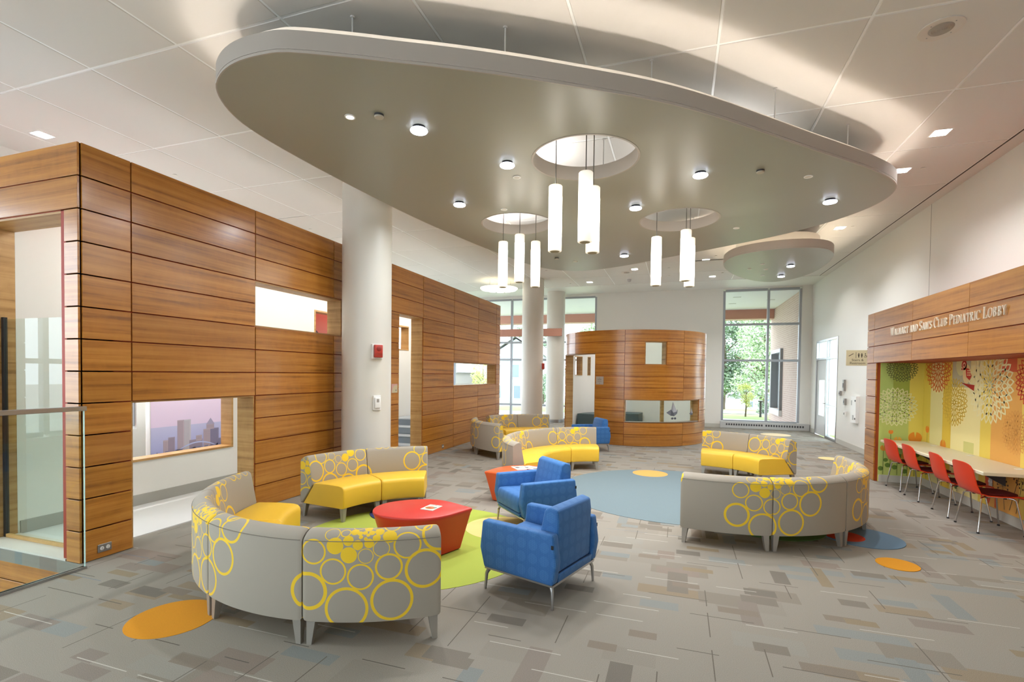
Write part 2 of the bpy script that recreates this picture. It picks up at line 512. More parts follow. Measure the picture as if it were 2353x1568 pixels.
BOX('ceiling_soffit', (-9.2, yb + 0.004, CEIL - 0.005), (XR, YB, CEIL + 0.04), WALLC, ceil)

# ================================================================= RIGHT WALL, BACK WALL, FRAMES
D0, D1, DZ = 15.98, 18.28, 8 * ROW * 1.252      # door bay in the right wall
wr = struct(ob('wall_right', boxes_mesh('wall_right', [((XR, -6, 0), (XR + 0.25, D0, CEIL + 0.1)), ((XR, D1, 0), (XR + 0.25, YB + 0.3, CEIL + 0.1)), ((XR, D0, DZ), (XR + 0.25, D1, CEIL + 0.1))], WALLC)))
BOX('control_joint', (XR - 0.002, 10.72, 2.96), (XR + 0.01, 10.735, CEIL), GREYB, wr)
struct(BOX('baseboard_right', (XR - 0.015, 10.75, 0), (XR, D0 - 0.06, 0.13), BASEB))
struct(BOX('baseboard_far', (XR - 0.015, D1 + 0.06, 0), (XR, YB - 0.16, 0.13), BASEB))
WX0, WX1, WL = 1.40, 3.84, -3.02
wb = struct(ob('wall_back', boxes_mesh('wall_back', [((WL, YB, -0.1), (WX0, YB + 0.3, CEIL + 0.1)), ((WX1, YB, -0.1), (XR + 0.25, YB + 0.3, CEIL + 0.1)), ((WX0, YB, CEIL - 0.05), (WX1, YB + 0.3, CEIL + 0.1)), ((-9.2, YB, CEIL - 0.09), (WL, YB + 0.3, CEIL + 0.1))], WALLC)))
struct(BOX('baseboard_back', (WL, YB - 0.015, 0), (WX0 - 0.03, YB, 0.13), BASEB))

def glazing(name, xs, zs, y, n, fd=0.12, fw=0.075, axis='x', x_fixed=0):
    """mullioned window in the plane y (or x): frame bars and panes are parts"""
    w = pivot(name)
    def P(a, z, d0, d1, a2, z2):
        return ((a, y + d0, z), (a2, y + d1, z2)) if axis == 'x' else ((y + d0, a, z), (y + d1, a2, z2))
    for x in xs:
        A, B = P(x - fw / 2, zs[0], 0, fd, x + fw / 2, zs[-1]); BOX('mullion', A, B, ALUF, w, 0.004)
    for i in range(len(xs) - 1):
        for z in zs:
            A, B = P(xs[i] + fw / 2, z - fw / 2, 0.005, fd - 0.005, xs[i + 1] - fw / 2, z + fw / 2); BOX('transom', A, B, ALUF, w, 0.004)
        for k in range(len(zs) - 1):
            A, B = P(xs[i] + fw / 2, zs[k] + fw / 2, fd * 0.45, fd * 0.45 + 0.012, xs[i + 1] - fw / 2, zs[k + 1] - fw / 2); BOX('pane', A, B, WGLASS, w)
    return w

win1 = glazing('window_1', [WX0 + 0.04, 2.84, WX1 - 0.03], [0.24, 2.36, 3.61, CEIL - 0.09], YB + 0.03, 1)
win2 = glazing('window_2', [-8.95, -7.45, -5.99 - 0.45, -4.75, WL - 0.04], [0.05, 0.56, 2.36, 3.05, CEIL - 0.12], YB + 0.03, 2)

# fin heater under the right window
h = thing('baseboard_heater', 'long pale metal baseboard heater with square grille slots under the tall window', 'heater', (0, 0, 0))
cas = BOX('casing', (WX0 - 0.02, YB - 0.13, 0.0), (XR - 0.02, YB - 0.001, 0.235), plain('heater_enamel', (190, 190, 188), 0.4), h, 0.008)
for k in range(30):
    x = WX0 + 0.16 + k * 0.079 + (0.06 if k > 14 else 0)
    nest(BOX('grille_slot', (x, YB - 0.1335, 0.10), (x + 0.05, YB - 0.129, 0.165), DGREY, h), cas)

# glazed door bay
door = pivot('door_1')
for y in (D0 + 0.03, 17.06, D1 - 0.03): BOX('door_frame', (XR - 0.01, y - 0.035, 0), (XR + 0.12, y + 0.035, DZ), ALU, door, 0.004)
for z in (2.37, DZ - 0.03): BOX('head_bar', (XR - 0.008, D0 + 0.065, z - 0.03), (XR + 0.115, D1 - 0.065, z + 0.03), ALU, door, 0.004)
BOX('sill_bar', (XR - 0.008, D0 + 0.065, 0), (XR + 0.115, 17.025, 0.07), ALU, door, 0.004)
BOX('mid_bar', (XR - 0.008, D0 + 0.065, 0.92), (XR + 0.115, 17.025, 0.99), ALU, door, 0.004)
for a, b2, z0, z1 in ((D0 + 0.065, 17.025, 0.07, 0.92), (D0 + 0.065, 17.025, 0.99, 2.34), (D0 + 0.065, 17.025, 2.40, DZ - 0.06), (17.095, D1 - 0.065, 2.40, DZ - 0.06)):
    BOX('pane', (XR + 0.05, a, z0), (XR + 0.062, b2, z1), GLASS, door)
DP = plain('door_paint', (206, 206, 204), 0.4)
leaf = ob('door_leaf', boxes_mesh('door_leaf', [((XR + 0.02, 17.1, 0.01), (XR + 0.07, 17.32, 2.335)), ((XR + 0.02, 17.95, 0.01), (XR + 0.07, D1 - 0.07, 2.335)), ((XR + 0.02, 17.32, 0.01), (XR + 0.07, 17.95, 0.62)), ((XR + 0.02, 17.32, 1.72), (XR + 0.07, 17.95, 2.335))], DP), door)
BOX('vision_pane', (XR + 0.04, 17.32, 0.62), (XR + 0.05, 17.95, 1.72), GLASS, leaf)
ob('lever_handle', tube_mesh('lever_handle', [(XR + 0.02, 17.18, 1.02), (XR - 0.04, 17.18, 1.02), (XR - 0.04, 17.31, 1.02)], 0.012, CHROME), leaf)

# outer shell: left side with daylight windows, wall behind the camera
wl2 = struct(ob('wall_outer', boxes_mesh('wall_outer', [((-9.2, -6, -2.3), (-9.0, YB + 0.3, 0.75)), ((-9.2, -6, 4.1), (-9.0, YB + 0.3, CEIL + 0.1)), ((-9.2, 3.6, 0.75), (-9.0, 4.6, 4.1)), ((-9.2, 6.15, 0.75), (-9.0, 12.5, 4.1)), ((-9.2, -6, 0.75), (-9.0, -4.6, 4.1))], WHITE)))
glazing('window_3', [-4.55, -2.5, -0.45, 1.6, 3.55], [0.8, 1.9, 3.0, 4.05], -9.15, 3, axis='y')
glazing('window_4', [4.65, 6.1], [0.8, 1.9, 4.05], -9.15, 4, axis='y')
glazing('window_5', [12.55, 14.6, 16.7, 18.8], [0.8, 2.4, 4.05], -9.15, 5, axis='y')
wback = struct(ob('wall_behind', boxes_mesh('wall_behind', [((-9.2, -6.2, -2.3), (XR + 0.25, -6.0, 0.6)), ((-9.2, -6.2, 4.2), (XR + 0.25, -6.0, CEIL + 0.1)), ((-9.2, -6.2, 0.6), (-8.4, -6.0, 4.2)), ((-1.15, -6.2, 0.6), (XR + 0.25, -6.0, 4.2))], WHITE)))
glazing('window_6', [-8.35, -6.0, -3.6, -1.2], [0.65, 2.4, 4.15], -6.15, 6)

# ================================================================= TIMBER PANELLED WALL (left)
XC0, XC1 = XL - 0.27, XL - 0.02
YE = [3.05, 3.49, 5.013, 6.537, 7.90, 9.42, 10.944, 12.468, 13.86, 14.19]
OPEN = [(3.49, 5.013, 0, 5), (5.013, 6.75, 8, 10), (8.47, 9.42, 0, 10), (10.944, 13.86, 5, 7)]
cuts = sorted(set(YE + [6.75, 8.47]))
core, pans = [], []
for a, b2 in zip(cuts[:-1], cuts[1:]):
    rows = [r for r in range(13) if not any(o[0] - 1e-4 <= a and b2 <= o[1] + 1e-4 and o[2] <= r < o[3] for o in OPEN)]
    s = 0
    while s < len(rows):
        e = s
        while e + 1 < len(rows) and rows[e + 1] == rows[e] + 1: e += 1
        core.append(((XC0, a, rows[s] * ROW), (XC1, b2, (rows[e] + 1) * ROW))); s = e + 1
for a, b2 in zip(YE[:-1], YE[1:]):
    for r in range(13):
        segs = [(a, b2)]
        for o in OPEN:
            if o[2] <= r < o[3]:
                ns = []
                for p, q2 in segs:
                    if o[1] <= p + 1e-4 or o[0] >= q2 - 1e-4: ns.append((p, q2)); continue
                    if o[0] > p + 1e-4: ns.append((p, o[0]))
                    if o[1] < q2 - 1e-4: ns.append((o[1], q2))
                segs = ns
        for p, q2 in segs: pans.append((p, q2, r))
# return face towards the camera (plane y = 3.03)
YF = 3.03
core += [((-8.9, YF + 0.02, 11 * ROW), (XL - 0.02, YF + 0.30, 13 * ROW)), ((-5.37, YF + 0.02, -2.2), (XL - 0.02, YF + 0.30, 11 * ROW)), ((-8.9, YF + 0.02, -2.2), (-5.37, YF + 0.30, -0.03)), ((-8.9, YF + 0.02, -0.03), (-6.72, YF + 0.30, 11 * ROW))]
wl = struct(ob('wall_left', boxes_mesh('wall_left', core, CORE)))
lin = [((XC0 - 0.011, max(a[1], 3.335), a[2]), (XC0 - 0.0005, b2[1], b2[2])) for a, b2 in core if a[0] == XC0 and b2[1] > 3.34]
ob('passage_lining', boxes_mesh('passage_lining', lin, WHITE), wl)
G = 0.006
for p, q2, r in pans:
    y0 = p + (G if p > 3.06 else 0.012)
    BOX('wood_panel', (XC1 + 0.0005, y0, r * ROW + G), (XL, q2 - G, (r + 1) * ROW - (G if r < 12 else -0.002)), WOOD, wl, 0.0015)
for r in range(-5, 13):
    if r >= 11 or r < 0: xs = [(-8.85, XL - 0.01)] if r >= 11 else [(-7.2, XL - 0.01)]
    else: xs = [(-5.37, XL - 0.01), (-7.2, -6.72)]
    for a, b2 in xs:
        BOX('wood_panel', (a + G, YF, r * ROW + G), (b2, YF + 0.0195, (r + 1) * ROW - (G if r < 12 else -0.002)), WOOD, wl, 0.0015)
# oak reveals lining the openings
def reveal(y0, y1, z0, z1, bottom=True):
    t = 0.018
    for y in (y0, y1 - t): BOX('oak_reveal', (XC0 - 0.013, y, z0), (XL - 0.0205, y + t, z1), JAMB, wl)
    BOX('oak_reveal', (XC0 - 0.012, y0 + t, z1 - t), (XL - 0.0205, y1 - t, z1), JAMB, wl)
    if bottom: BOX('oak_reveal', (XC0 - 0.012, y0 + t, z0), (XL - 0.0205, y1 - t, z0 + t), JAMB, wl)
for o in OPEN: reveal(o[0], o[1], o[2] * ROW, o[3] * ROW, o[2] > 0)
for x0, x1 in ((-5.388, -5.37), (-6.72, -6.702)): BOX('oak_reveal', (x0, YF + 0.021, -0.03), (x1, YF + 0.31, 11 * ROW), JAMB, wl)
BOX('oak_reveal', (-6.702, YF + 0.021, 11 * ROW - 0.02), (-5.388, YF + 0.31, 11 * ROW), JAMB, wl)
BOX('stone_sill', (-6.702, YF + 0.004, -0.03), (-5.388, YF + 0.33, 0.02), plain('pale_stone', (206, 200, 190), 0.45, noise=0.05), wl)
w7 = pivot('window_7')
BOX('pane', (-6.66, YF + 0.20, 0.055), (-5.39, YF + 0.212, 2.30), GLASS, w7)
BOX('side_channel', (-6.70, YF + 0.19, 0.021), (-6.661, YF + 0.222, 2.32), BLACK, w7)
BOX('sill_channel', (-6.66, YF + 0.19, 0.021), (-5.39, YF + 0.222, 0.054), JAMB, w7)

# inner white partition behind the timber wall with framed look-through openings
IOP = [(3.95, 6.05, 0.585, 1.46), (7.90, 9.45, 2.36, 2.985), (10.55, 11.42, 2.36, 2.985)]
cuts = sorted(set([3.34, 14.0] + [v for o in IOP for v in o[:2]]))
bl = []
for a, b2 in zip(cuts[:-1], cuts[1:]):
    op = [o for o in IOP if o[0] <= a and b2 <= o[1]]
    if op: bl += [((XI - 0.2, a, 0), (XI, b2, op[0][2])), ((XI - 0.2, a, op[0][3]), (XI, b2, 3.7))]
    else: bl.append(((XI - 0.2, a, 0), (XI, b2, 3.7)))
wi = struct(ob('wall_inner', boxes_mesh('wall_inner', bl, WHITE)))
for y0, y1, z0, z1 in IOP:
    t = 0.03
    for y in (y0, y1 - t): BOX('oak_frame', (XI - 0.21, y, z0), (XI + 0.012, y + t, z1), JAMB, wi)
    for z in (z0, z1 - t): BOX('oak_frame', (XI - 0.21, y0 + t, z), (XI + 0.012, y1 - t, z + t), JAMB, wi)
struct(BOX('baseboard_inner', (XI, 3.36, 0.0), (XI + 0.015, 10.2, 0.15), GREYB))
struct(BOX('floor_ramp', (XI + 0.016, 3.36, 0.0), (XC0 - 0.02, 8.2, 0.012), plain('pale_vinyl_floor', (208, 208, 206), 0.35)))
t = thing('passage_fill_light', 'linear light added out of view behind the timber wall to brighten the passage', 'fill light', (XC0 - 0.0115, 8.6, 3.62))  # added out of sight to brighten the white passage walls
BOX('housing', (-0.05, -5.0, 0.0), (-0.0005, 5.4, 0.06), TBAR, t)
BOX('diffuser', (-0.048, -4.98, -0.012), (-0.004, 5.38, -0.0005), emit('passage_fill_led', (255, 249, 242), 60.0), t)
# steps beyond the doorway
stp = thing('stair_flight', 'short flight of grey steps rising behind the tall timber doorway', 'stairs', (0, 0, 0))
STM = plain('stair_rubber', (176, 182, 188), 0.5); STR = plain('stair_riser', (128, 138, 148), 0.5)
for k in range(4):
    y = 9.75 + 0.3 * k
    BOX('tread', (XI + 0.02, y - 0.02, 0.17 * (k + 1) - 0.03), (XC0 - 0.03, y + 0.3, 0.17 * (k + 1)), STM, stp, 0.006)
    BOX('riser', (XI + 0.02, y, 0.17 * k if k else 0.0), (XC0 - 0.03, y + 0.02, 0.17 * (k + 1) - 0.03), STR, stp)
BOX('landing', (XI + 0.02, 10.97, 0.02), (XC0 - 0.03, 14.0, 0.675), STM, stp)

# ================================================================= COLUMNS
def column(n, x, y, d, label, ring=True):
    t = thing('round_column', label, 'column', (x, y, 0), group='white round columns')
    ob('shaft', lathe_mesh('shaft', [(d / 2, 0.0 if not ring else 0.115), (d / 2, CEIL - 0.001)], CPAINT, 64), t)
    if ring: ob('base_ring', lathe_mesh('base_ring', [(d / 2 + 0.004, 0.0), (d / 2 + 0.004, 0.115)], ALU, 64), t)
    ob('ceiling_ring', lathe_mesh('ceiling_ring', [(d / 2 + 0.006, CEIL - 0.02), (d / 2 + 0.006, CEIL - 0.001)], CPAINT, 64), t)
    return t
C1, C2, C3 = (-4.625, 6.63), (-4.58, 15.66), (-4.45, 18.3)
column(1, *C1, 0.74, 'thick white round column nearest the camera with red alarm strobe')
column(2, *C2, 0.70, 'slim white round column behind the far patterned sofas')
column(3, *C3, 0.68, 'rearmost white round column crossed by a copper header beam')
hb = thing('header_beam', 'copper coloured metal header beam crossing in front of the rear column', 'beam')
BOX('beam_panel', (-9.0, 17.84, 3.20), (-4.94, 17.92, 3.48), COPPER, hb, 0.004)
BOX('beam_panel', (-4.935, 17.84, 3.20), (-4.11, 17.92, 3.48), COPPER, hb, 0.004)

# ================================================================= NICHE WALL WITH MURAL (right)
XN, XNB = 3.25, 3.94
NE = [10.74, 10.41, 8.89, 7.37, 5.84, 4.30]
wn_ = struct(ob('wall_niche', boxes_mesh('wall_niche', [((XN + 0.02, 4.30, 7 * ROW), (XR, 10.74, 10 * ROW)), ((XN + 0.02, 10.27, 0), (XR, 10.74, 7 * ROW)), ((XN + 0.02, 4.1, 0), (XR, 4.30, 10 * ROW)), ((XNB + 0.01, 4.30, 0), (XR, 10.27, 7 * ROW))], CORE)))
for a, b2 in zip(NE[:-1], NE[1:]):
    for r in (7, 8, 9):
        BOX('wood_panel', (XN, b2 + G * .6, r * ROW + G), (XN + 0.0195, a - (G * .6), (r + 1) * ROW - (G if r < 9 else 0)), WOOD, wn_, 0.0015)
for r in range(7):
    BOX('wood_panel', (XN, 10.275, r * ROW + G), (XN + 0.0195, 10.74, (r + 1) * ROW - (G if r < 6 else G)), WOOD, wn_, 0.0015)
EDGE = plain('panel_edge', (150, 62, 18), 0.5)
BOX('jamb_edge', (XN + 0.021, 10.262, 0.0), (XN + 0.06, 10.2745, 7 * ROW), EDGE, wn_)
struct(BOX('baseboard_niche', (XNB - 0.016, 4.31, 0), (XNB - 0.001, 10.24, 0.12), BASEB))
struct(BOX('baseboard_side', (XN + 0.07, 10.235, 0), (XNB - 0.017, 10.25, 0.12), BASEB))
#@@OBJECTS
# ================================================================= ACOUSTIC CLOUDS
CZ = 4.25
RAW = [(495.7,202,-3.945,3.387),(0,0,-3.787,3.274),(0,0,-3.615,3.195),(0,0,-3.416,3.149),(0,0,-3.179,3.144),(0,0,-2.961,3.182),(0,0,-2.565,3.369),(0,0,-2.254,3.533),(0,0,-1.824,3.76),(0,0,-1.384,4.014),(0,0,-0.981,4.266),(0,0,-0.28,4.734),(0,0,0.26,5.19),(0,0,0.793,5.72),(0,0,1.456,6.389),(0,0,1.962,6.886),(0,0,2.26,7.21),(0,0,2.482,7.49),(0,0,2.62,7.75),(0,0,2.68,8.05),(0,0,2.66,8.38),(0,0,2.54,8.75),(0,0,2.26,9.22),(0,0,1.75,9.76),(0,0,1.143,10.2),(0,0,0.506,10.6),(0,0,-0.372,11.122),(0,0,-1.15,11.6),(0,0,-1.75,11.86),(0,0,-2.25,11.95),(0,0,-2.65,11.85),(0,0,-2.97,11.58),(0,0,-3.25,11.1),(0,0,-3.469,10.4),(0,0,-3.768,9.115),(0,0,-4.005,7.844),(0,0,-4.159,6.716),(0,0,-4.262,5.366),(0,0,-4.29,4.547),(0,0,-4.264,4.06),(0,0,-4.20,3.80),(0,0,-4.09,3.57)]
sc_ = (CZ - EYE) / 2.5
OUT = catmull([(a * sc_, b2 * sc_) for _, _, a, b2 in RAW], 3)

def bridge(name, A, za, B, zb, mat, flip=False):
    n = len(A)
    V = [(x, y, za) for x, y in A] + [(x, y, zb) for x, y in B]
    F = [[i, (i + 1) % n, n + (i + 1) % n, n + i] for i in range(n)]
    if flip: F = [f[::-1] for f in F]
    return V, F

def loft(name, loops, mat, smooth=40, closed=True):
    """loops: list of (pts, z); skin successive loops and close the ring"""
    n = len(loops[0][0]); V, F = [], []
    for P, z in loops: V += [(x, y, z) for x, y in P]
    m = len(loops)
    for k in range(m if closed else m - 1):
        k2 = (k + 1) % m
        for i in range(n):
            j = (i + 1) % n
            F.append([k * n + i, k * n + j, k2 * n + j, k2 * n + i])
    return mesh(name, V, F, mat, smooth=smooth)

def slab_with_holes(name, outline, holes, z0, z1, mat):
    bm = bmesh.new()
    loops = [outline] + holes
    edges = []
    for P in loops:
        vs = [bm.verts.new((x, y, z0)) for x, y in P]
        for i in range(len(vs)): edges.append(bm.edges.new((vs[i], vs[(i + 1) % len(vs)])))
    bmesh.ops.triangle_fill(bm, use_beauty=True, use_dissolve=False, edges=edges)
    for f in list(bm.faces):
        c = f.calc_center_median()
        for P in holes:
            hx = sum(p[0] for p in P) / len(P); hy = sum(p[1] for p in P) / len(P)
            rr = math.hypot(P[0][0] - hx, P[0][1] - hy)
            if math.hypot(c.x - hx, c.y - hy) < rr * 0.9 and all(math.hypot(v.co.x - hx, v.co.y - hy) < rr * 1.01 for v in f.verts):
                bm.faces.remove(f); break
    for f in bm.faces:
        if f.normal.z > 0: f.normal_flip()
    r = bmesh.ops.extrude_face_region(bm, geom=list(bm.faces))
    for v in r['geom']:
        if isinstance(v, bmesh.types.BMVert): v.co.z = z1
    bmesh.ops.recalc_face_normals(bm, faces=list(bm.faces))
    me = bpy.data.meshes.new(name); bm.to_mesh(me); bm.free()
    me.materials.append(mat); me.update(); uv_box(me)
    return me

def cloud(label, outline, holes, rods, zb, ztop, up_in, up_h, emat):
    t = thing('acoustic_cloud', label, 'ceiling cloud', (0, 0, 0), group='suspended ceiling clouds')
    if sum(outline[i - 1][0] * outline[i][1] - outline[i][0] * outline[i - 1][1] for i in range(len(outline))) < 0: outline = outline[::-1]
    inn = offset_poly(outline, 0.012)
    ob('cloud_panel', slab_with_holes('cloud_panel', inn, holes, zb, zb + 0.03, CLOUDP), t)
    ob('fascia_trim', loft('fascia_trim', [(outline, zb), (outline, zb + 0.022), (offset_poly(outline, 0.0118), zb + 0.022), (offset_poly(outline, 0.0118), zb)], FASCIA), t)
    ob('fascia', loft('fascia', [(outline, zb + 0.026), (outline, ztop), (offset_poly(outline, 0.025), ztop), (offset_poly(outline, 0.025), zb + 0.031), (offset_poly(outline, 0.006), zb + 0.0305)], FASCIA), t)
    u0, u1 = offset_poly(outline, up_in), offset_poly(outline, up_in + 0.02)
    ob('cove_upstand', loft('cove_upstand', [(u0, zb + 0.031), (u0, ztop + up_h), (u1, ztop + up_h), (u1, zb + 0.031)], plain('cove_white', (240, 236, 228), 0.6)), t)
    s0, s1 = offset_poly(outline, up_in - 0.032), offset_poly(outline, up_in - 0.018)
    ob('cove_light_strip', loft('cove_light_strip', [(s0, zb + 0.032), (s0, zb + 0.05), (s1, zb + 0.05), (s1, zb + 0.032)], emat), t)
    for P in holes:
        hx = sum(p[0] for p in P) / len(P); hy = sum(p[1] for p in P) / len(P); rr = math.hypot(P[0][0] - hx, P[0][1] - hy)
        ob('hole_ring', lathe_mesh('hole_ring', [(rr - 0.012, zb - 0.004), (rr + 0.012, zb - 0.004), (rr + 0.012, zb - 0.0005), (rr - 0.0005, zb - 0.0005), (rr - 0.0005, zb + 0.16), (rr - 0.012, zb + 0.16)], FASCIA, 64, closed=True), t, (hx, hy, 0))
    for x, y in rods:
        r = ob('hanger_rod', lathe_mesh('hanger_rod', [(0.007, zb + 0.031), (0.007, CEIL - 0.012), (0.02, CEIL - 0.012), (0.02, CEIL)], plain('white_rod', (220, 216, 210), 0.5), 10), t, (x, y, 0))
    return t

H1, H2, H3 = (-1.07, 5.68), (-0.06, 8.32), (-2.57, 7.80)
COVE = emit('cove_led', (255, 243, 234), COVE_E)
cloud('large rounded triangular suspended ceiling cloud with three round holes', OUT,
      [circle(*H1, 0.60, 64), circle(*H2, 0.60, 64), circle(*H3, 0.58, 64)],
      [(-2.749, 3.705), (-1.528, 4.227), (-0.317, 5.097), (0.908, 5.978), (1.881, 7.094), (1.9, 8.9), (0.2, 10.2), (-2.4, 11.2), (-3.3, 9.3), (-3.8, 6.6), (-3.2, 4.0), (-1.0, 6.6), (-2.6, 6.6), (0.2, 7.2)],
      CZ, CZ + 0.17, 0.13, 0.11, COVE)
SM = [(0.86,11.72),(0.97,11.2),(1.2,10.92),(1.55,10.74),(2.0,10.68),(2.42,10.8),(2.72,11.1),(2.89,11.6),(2.96,12.4),(2.9,13.3),(2.66,14.0),(2.3,14.35),(1.9,14.2),(1.5,13.7),(1.15,13.0),(0.93,12.3)]
cloud('small oval suspended ceiling cloud with glowing rim near the right wall', catmull(SM, 3), [], [(2.296, 11.71), (1.426, 12.44), (2.2, 13.5)], CZ, CZ + 0.17, 0.24, 0.20, emit('cove_led_small', (255, 238, 215), COVE_E))

def fill_uplight(x, y, lab):  # added unseen on the cloud top to brighten the holes and ceiling above
    t = thing('fill_uplight', lab, 'fill_uplight', (x, y, CZ + 0.031))
    ob('housing', lathe_mesh('housing', [(0.07, 0.0), (0.08, 0.05), (0.075, 0.05), (0.06, 0.02), (0.0, 0.02)], TBAR, 24), t)
    area_light('fill_uplight_lamp', (0, 0, 0.03), 0.1, 13, (1, 0.97, 0.96), t, 170, (PI, 0, 0))
for x, y, w in ((-2.0, 6.6, 'left of the front hole'), (0.2, 6.9, 'right of the front hole'), (-1.3, 8.4, 'between the rear holes'), (-3.2, 8.9, 'left of the rear left hole'), (0.9, 8.9, 'right of the rear right hole'), (-1.6, 10.2, 'near the rear edge')):
    fill_uplight(x, y, 'uplight added unseen on top of the large cloud ' + w)
# ---- lights under the cloud
LEDM = emit('disc_led', (225, 232, 255), 3.0)
def disc_light(x, y, z, lab, r=0.088, watts=DISC_W):
    t = thing('disc_light', lab, 'ceiling light', (x, y, z), group='lit disc lights under the clouds')
    ob('mounting_plate', lathe_mesh('mounting_plate', [(r * 0.72, -0.03), (r * 0.72, -0.0008)], BLACK, 28), t)
    ob('lens', lathe_mesh('lens', [(0.0, -0.062), (r * 0.55, -0.06), (r * 0.92, -0.052), (r, -0.042), (r * 0.95, -0.031)], LEDM, 28), t)
    area_light('disc_lamp', (0, 0, -0.066), r * 1.6, watts, (0.90, 0.95, 1.0), t, 165)
for (x, y), lab in zip([(-2.51, 4.45), (-1.94, 5.49), (-3.04, 6.57), (0.19, 6.44), (-0.65, 7.43), (1.91, 7.91), (-1.11, 10.32)],
        ['glowing disc light nearest the camera under the large cloud', 'glowing disc light left of the front pendant hole', 'glowing disc light near the left edge of the large cloud',
         'glowing disc light right of the front pendant hole', 'glowing disc light in the middle between the pendant groups', 'glowing disc light near the right tip of the large cloud', 'glowing disc light near the rear edge of the large cloud']):
    disc_light(x, y, CZ, lab)
disc_light(2.24, 12.23, CZ, 'front glowing disc light under the small cloud', 0.08); disc_light(2.26, 13.42, CZ, 'rear glowing disc light under the small cloud', 0.08)
def flush(x, y, z, lab, m, r=0.055, nm='flush_light', cat='ceiling light', grp=None):
    t = thing(nm, lab, cat, (x, y, z), group=grp)
    ob('trim_ring', lathe_mesh('trim_ring', [(r * 0.75, -0.008), (r, -0.008), (r, 0), (r * 0.75, 0)], TBAR, 24, closed=True), t)
    ob('cover', lathe_mesh('cover', [(0.0, -0.006), (r * 0.75, -0.004), (r * 0.75, 0)], m, 24), t)
LITM = emit('flush_led', (255, 246, 235), 3.0)
PLATE = plain('white_cap', (226, 222, 212), 0.5)
flush(-3.05, 4.08, CZ, 'bright small recessed light at the front left of the large cloud', LITM, 0.05)
for (x, y), lab in zip([(-1.97, 5.94), (-2.53, 7.04), (1.44, 6.95), (0.84, 9.01), (-2.19, 10.7)], ['white round cover plate beside the front pendant hole', 'white round cover plate above the left pendant hole', 'white round cover plate near the right end of the large cloud', 'white round cover plate right of the rear right pendant hole', 'white round cover plate at the rear of the large cloud']):
    flush(x, y, CZ, lab, PLATE, 0.05, 'cover_plate', 'cover plate', 'round cover plates')
for (x, y), lab in zip([(1.66, 12.03), (1.45, 12.48), (1.81, 12.63), (1.85, 13.36)], ['front round white plate under the small cloud', 'left round white plate under the small cloud', 'middle round white plate under the small cloud', 'rear round white plate under the small cloud']):
    flush(x, y, CZ, lab, PLATE, 0.05, 'cover_plate', 'cover plate', 'round cover plates')
for (x, y), lab in zip([(-2.76, 4.13), (0.86, 6.58), (-2.5, 10.28)], ['beige smoke sensor between two lights at the front of the large cloud', 'dark rimmed smoke sensor on the right half of the large cloud', 'smoke sensor at the rear left of the large cloud']):
    t = thing('smoke_sensor', lab, 'sensor', (x, y, CZ))
    ob('base', lathe_mesh('base', [(0.045, -0.018), (0.045, 0)], DGREY, 24), t)
    ob('cap', lathe_mesh('cap', [(0.0, -0.034), (0.04, -0.032), (0.045, -0.019)], plain('sensor_beige', (190, 184, 168), 0.5), 24), t)

# ---- pendants
def pend_mat():
    m, nt, b = new_mat('pendant_shade')
    N, L = nt.nodes.new, nt.links.new
    tc = N('ShaderNodeTexCoord'); sp = N('ShaderNodeSeparateXYZ'); L(tc.outputs['Object'], sp.inputs[0])
    r = N('ShaderNodeValToRGB')
    for i, (p, v) in enumerate(((0.0, 0.10), (0.16, 0.16), (0.2, 1.0), (0.80, 1.0), (0.84, 0.16), (1.0, 0.10))):
        e = r.color_ramp.elements[i] if i < 2 else r.color_ramp.elements.new(p)
        e.position = p; e.color = (v, v, v, 1)
    mr = N('ShaderNodeMapRange'); mr.inputs['From Min'].default_value = 0.0; mr.inputs['From Max'].default_value = 0.75
    L(sp.outputs[2], mr.inputs['Value']); L(mr.outputs[0], r.inputs[0])
    mu = N('ShaderNodeMath'); mu.operation = 'MULTIPLY'; mu.inputs[1].default_value = PEND_E
    L(r.outputs[0], mu.inputs[0]); L(mu.outputs[0], b.inputs['Emission Strength'])
    b.inputs['Emission Color'].default_value = srgb(255, 248, 236)
    b.inputs['Base Color'].default_value = srgb(236, 228, 206); b.inputs['Roughness'].default_value = 0.5
    return m
PSH = pend_mat()
PENDS = [((-1.39, 5.61, 3.21), 'left'), ((-1.00, 5.38, 3.23), 'tallest'), ((-0.98, 5.75, 3.20), 'right'), ((-2.81, 7.80, 3.23), 'left'), ((-2.44, 7.54, 3.25), 'middle'), ((-2.30, 7.97, 3.24), 'right'), ((-0.38, 8.05, 3.19), 'left'), ((0.05, 7.86, 3.21), 'tallest'), ((0.11, 8.21, 3.18), 'right')]
for k, ((x, y, z), w) in enumerate(PENDS):
    t = thing('pendant_lamp', '%s white cylinder pendant lamp hanging through the %s cloud hole' % (w, ['front', 'rear left', 'rear right'][k // 3]), 'pendant lamp', (x, y, z), group='cylinder pendants')
    sh = ob('shade', lathe_mesh('shade', [(0.062, 0.0), (0.0775, 0.004), (0.0775, 0.742), (0.07, 0.75), (0.0, 0.75)], PSH, 32), t)
    ob('bottom_cap', lathe_mesh('bottom_cap', [(0.0, -0.004), (0.05, -0.004), (0.0615, 0.003), (0.0615, 0.02)], plain('pendant_cap', (150, 140, 110), 0.5), 32), sh)
    ob('cable', lathe_mesh('cable', [(0.006, 0.751), (0.006, CEIL - z + 0.004)], plain('cable_grey', (110, 106, 98), 0.5), 8), t)
    area_light('pendant_lamp_bulb', (0, 0, -0.008), 0.09, 7, (1, 0.96, 0.91), t, 140)

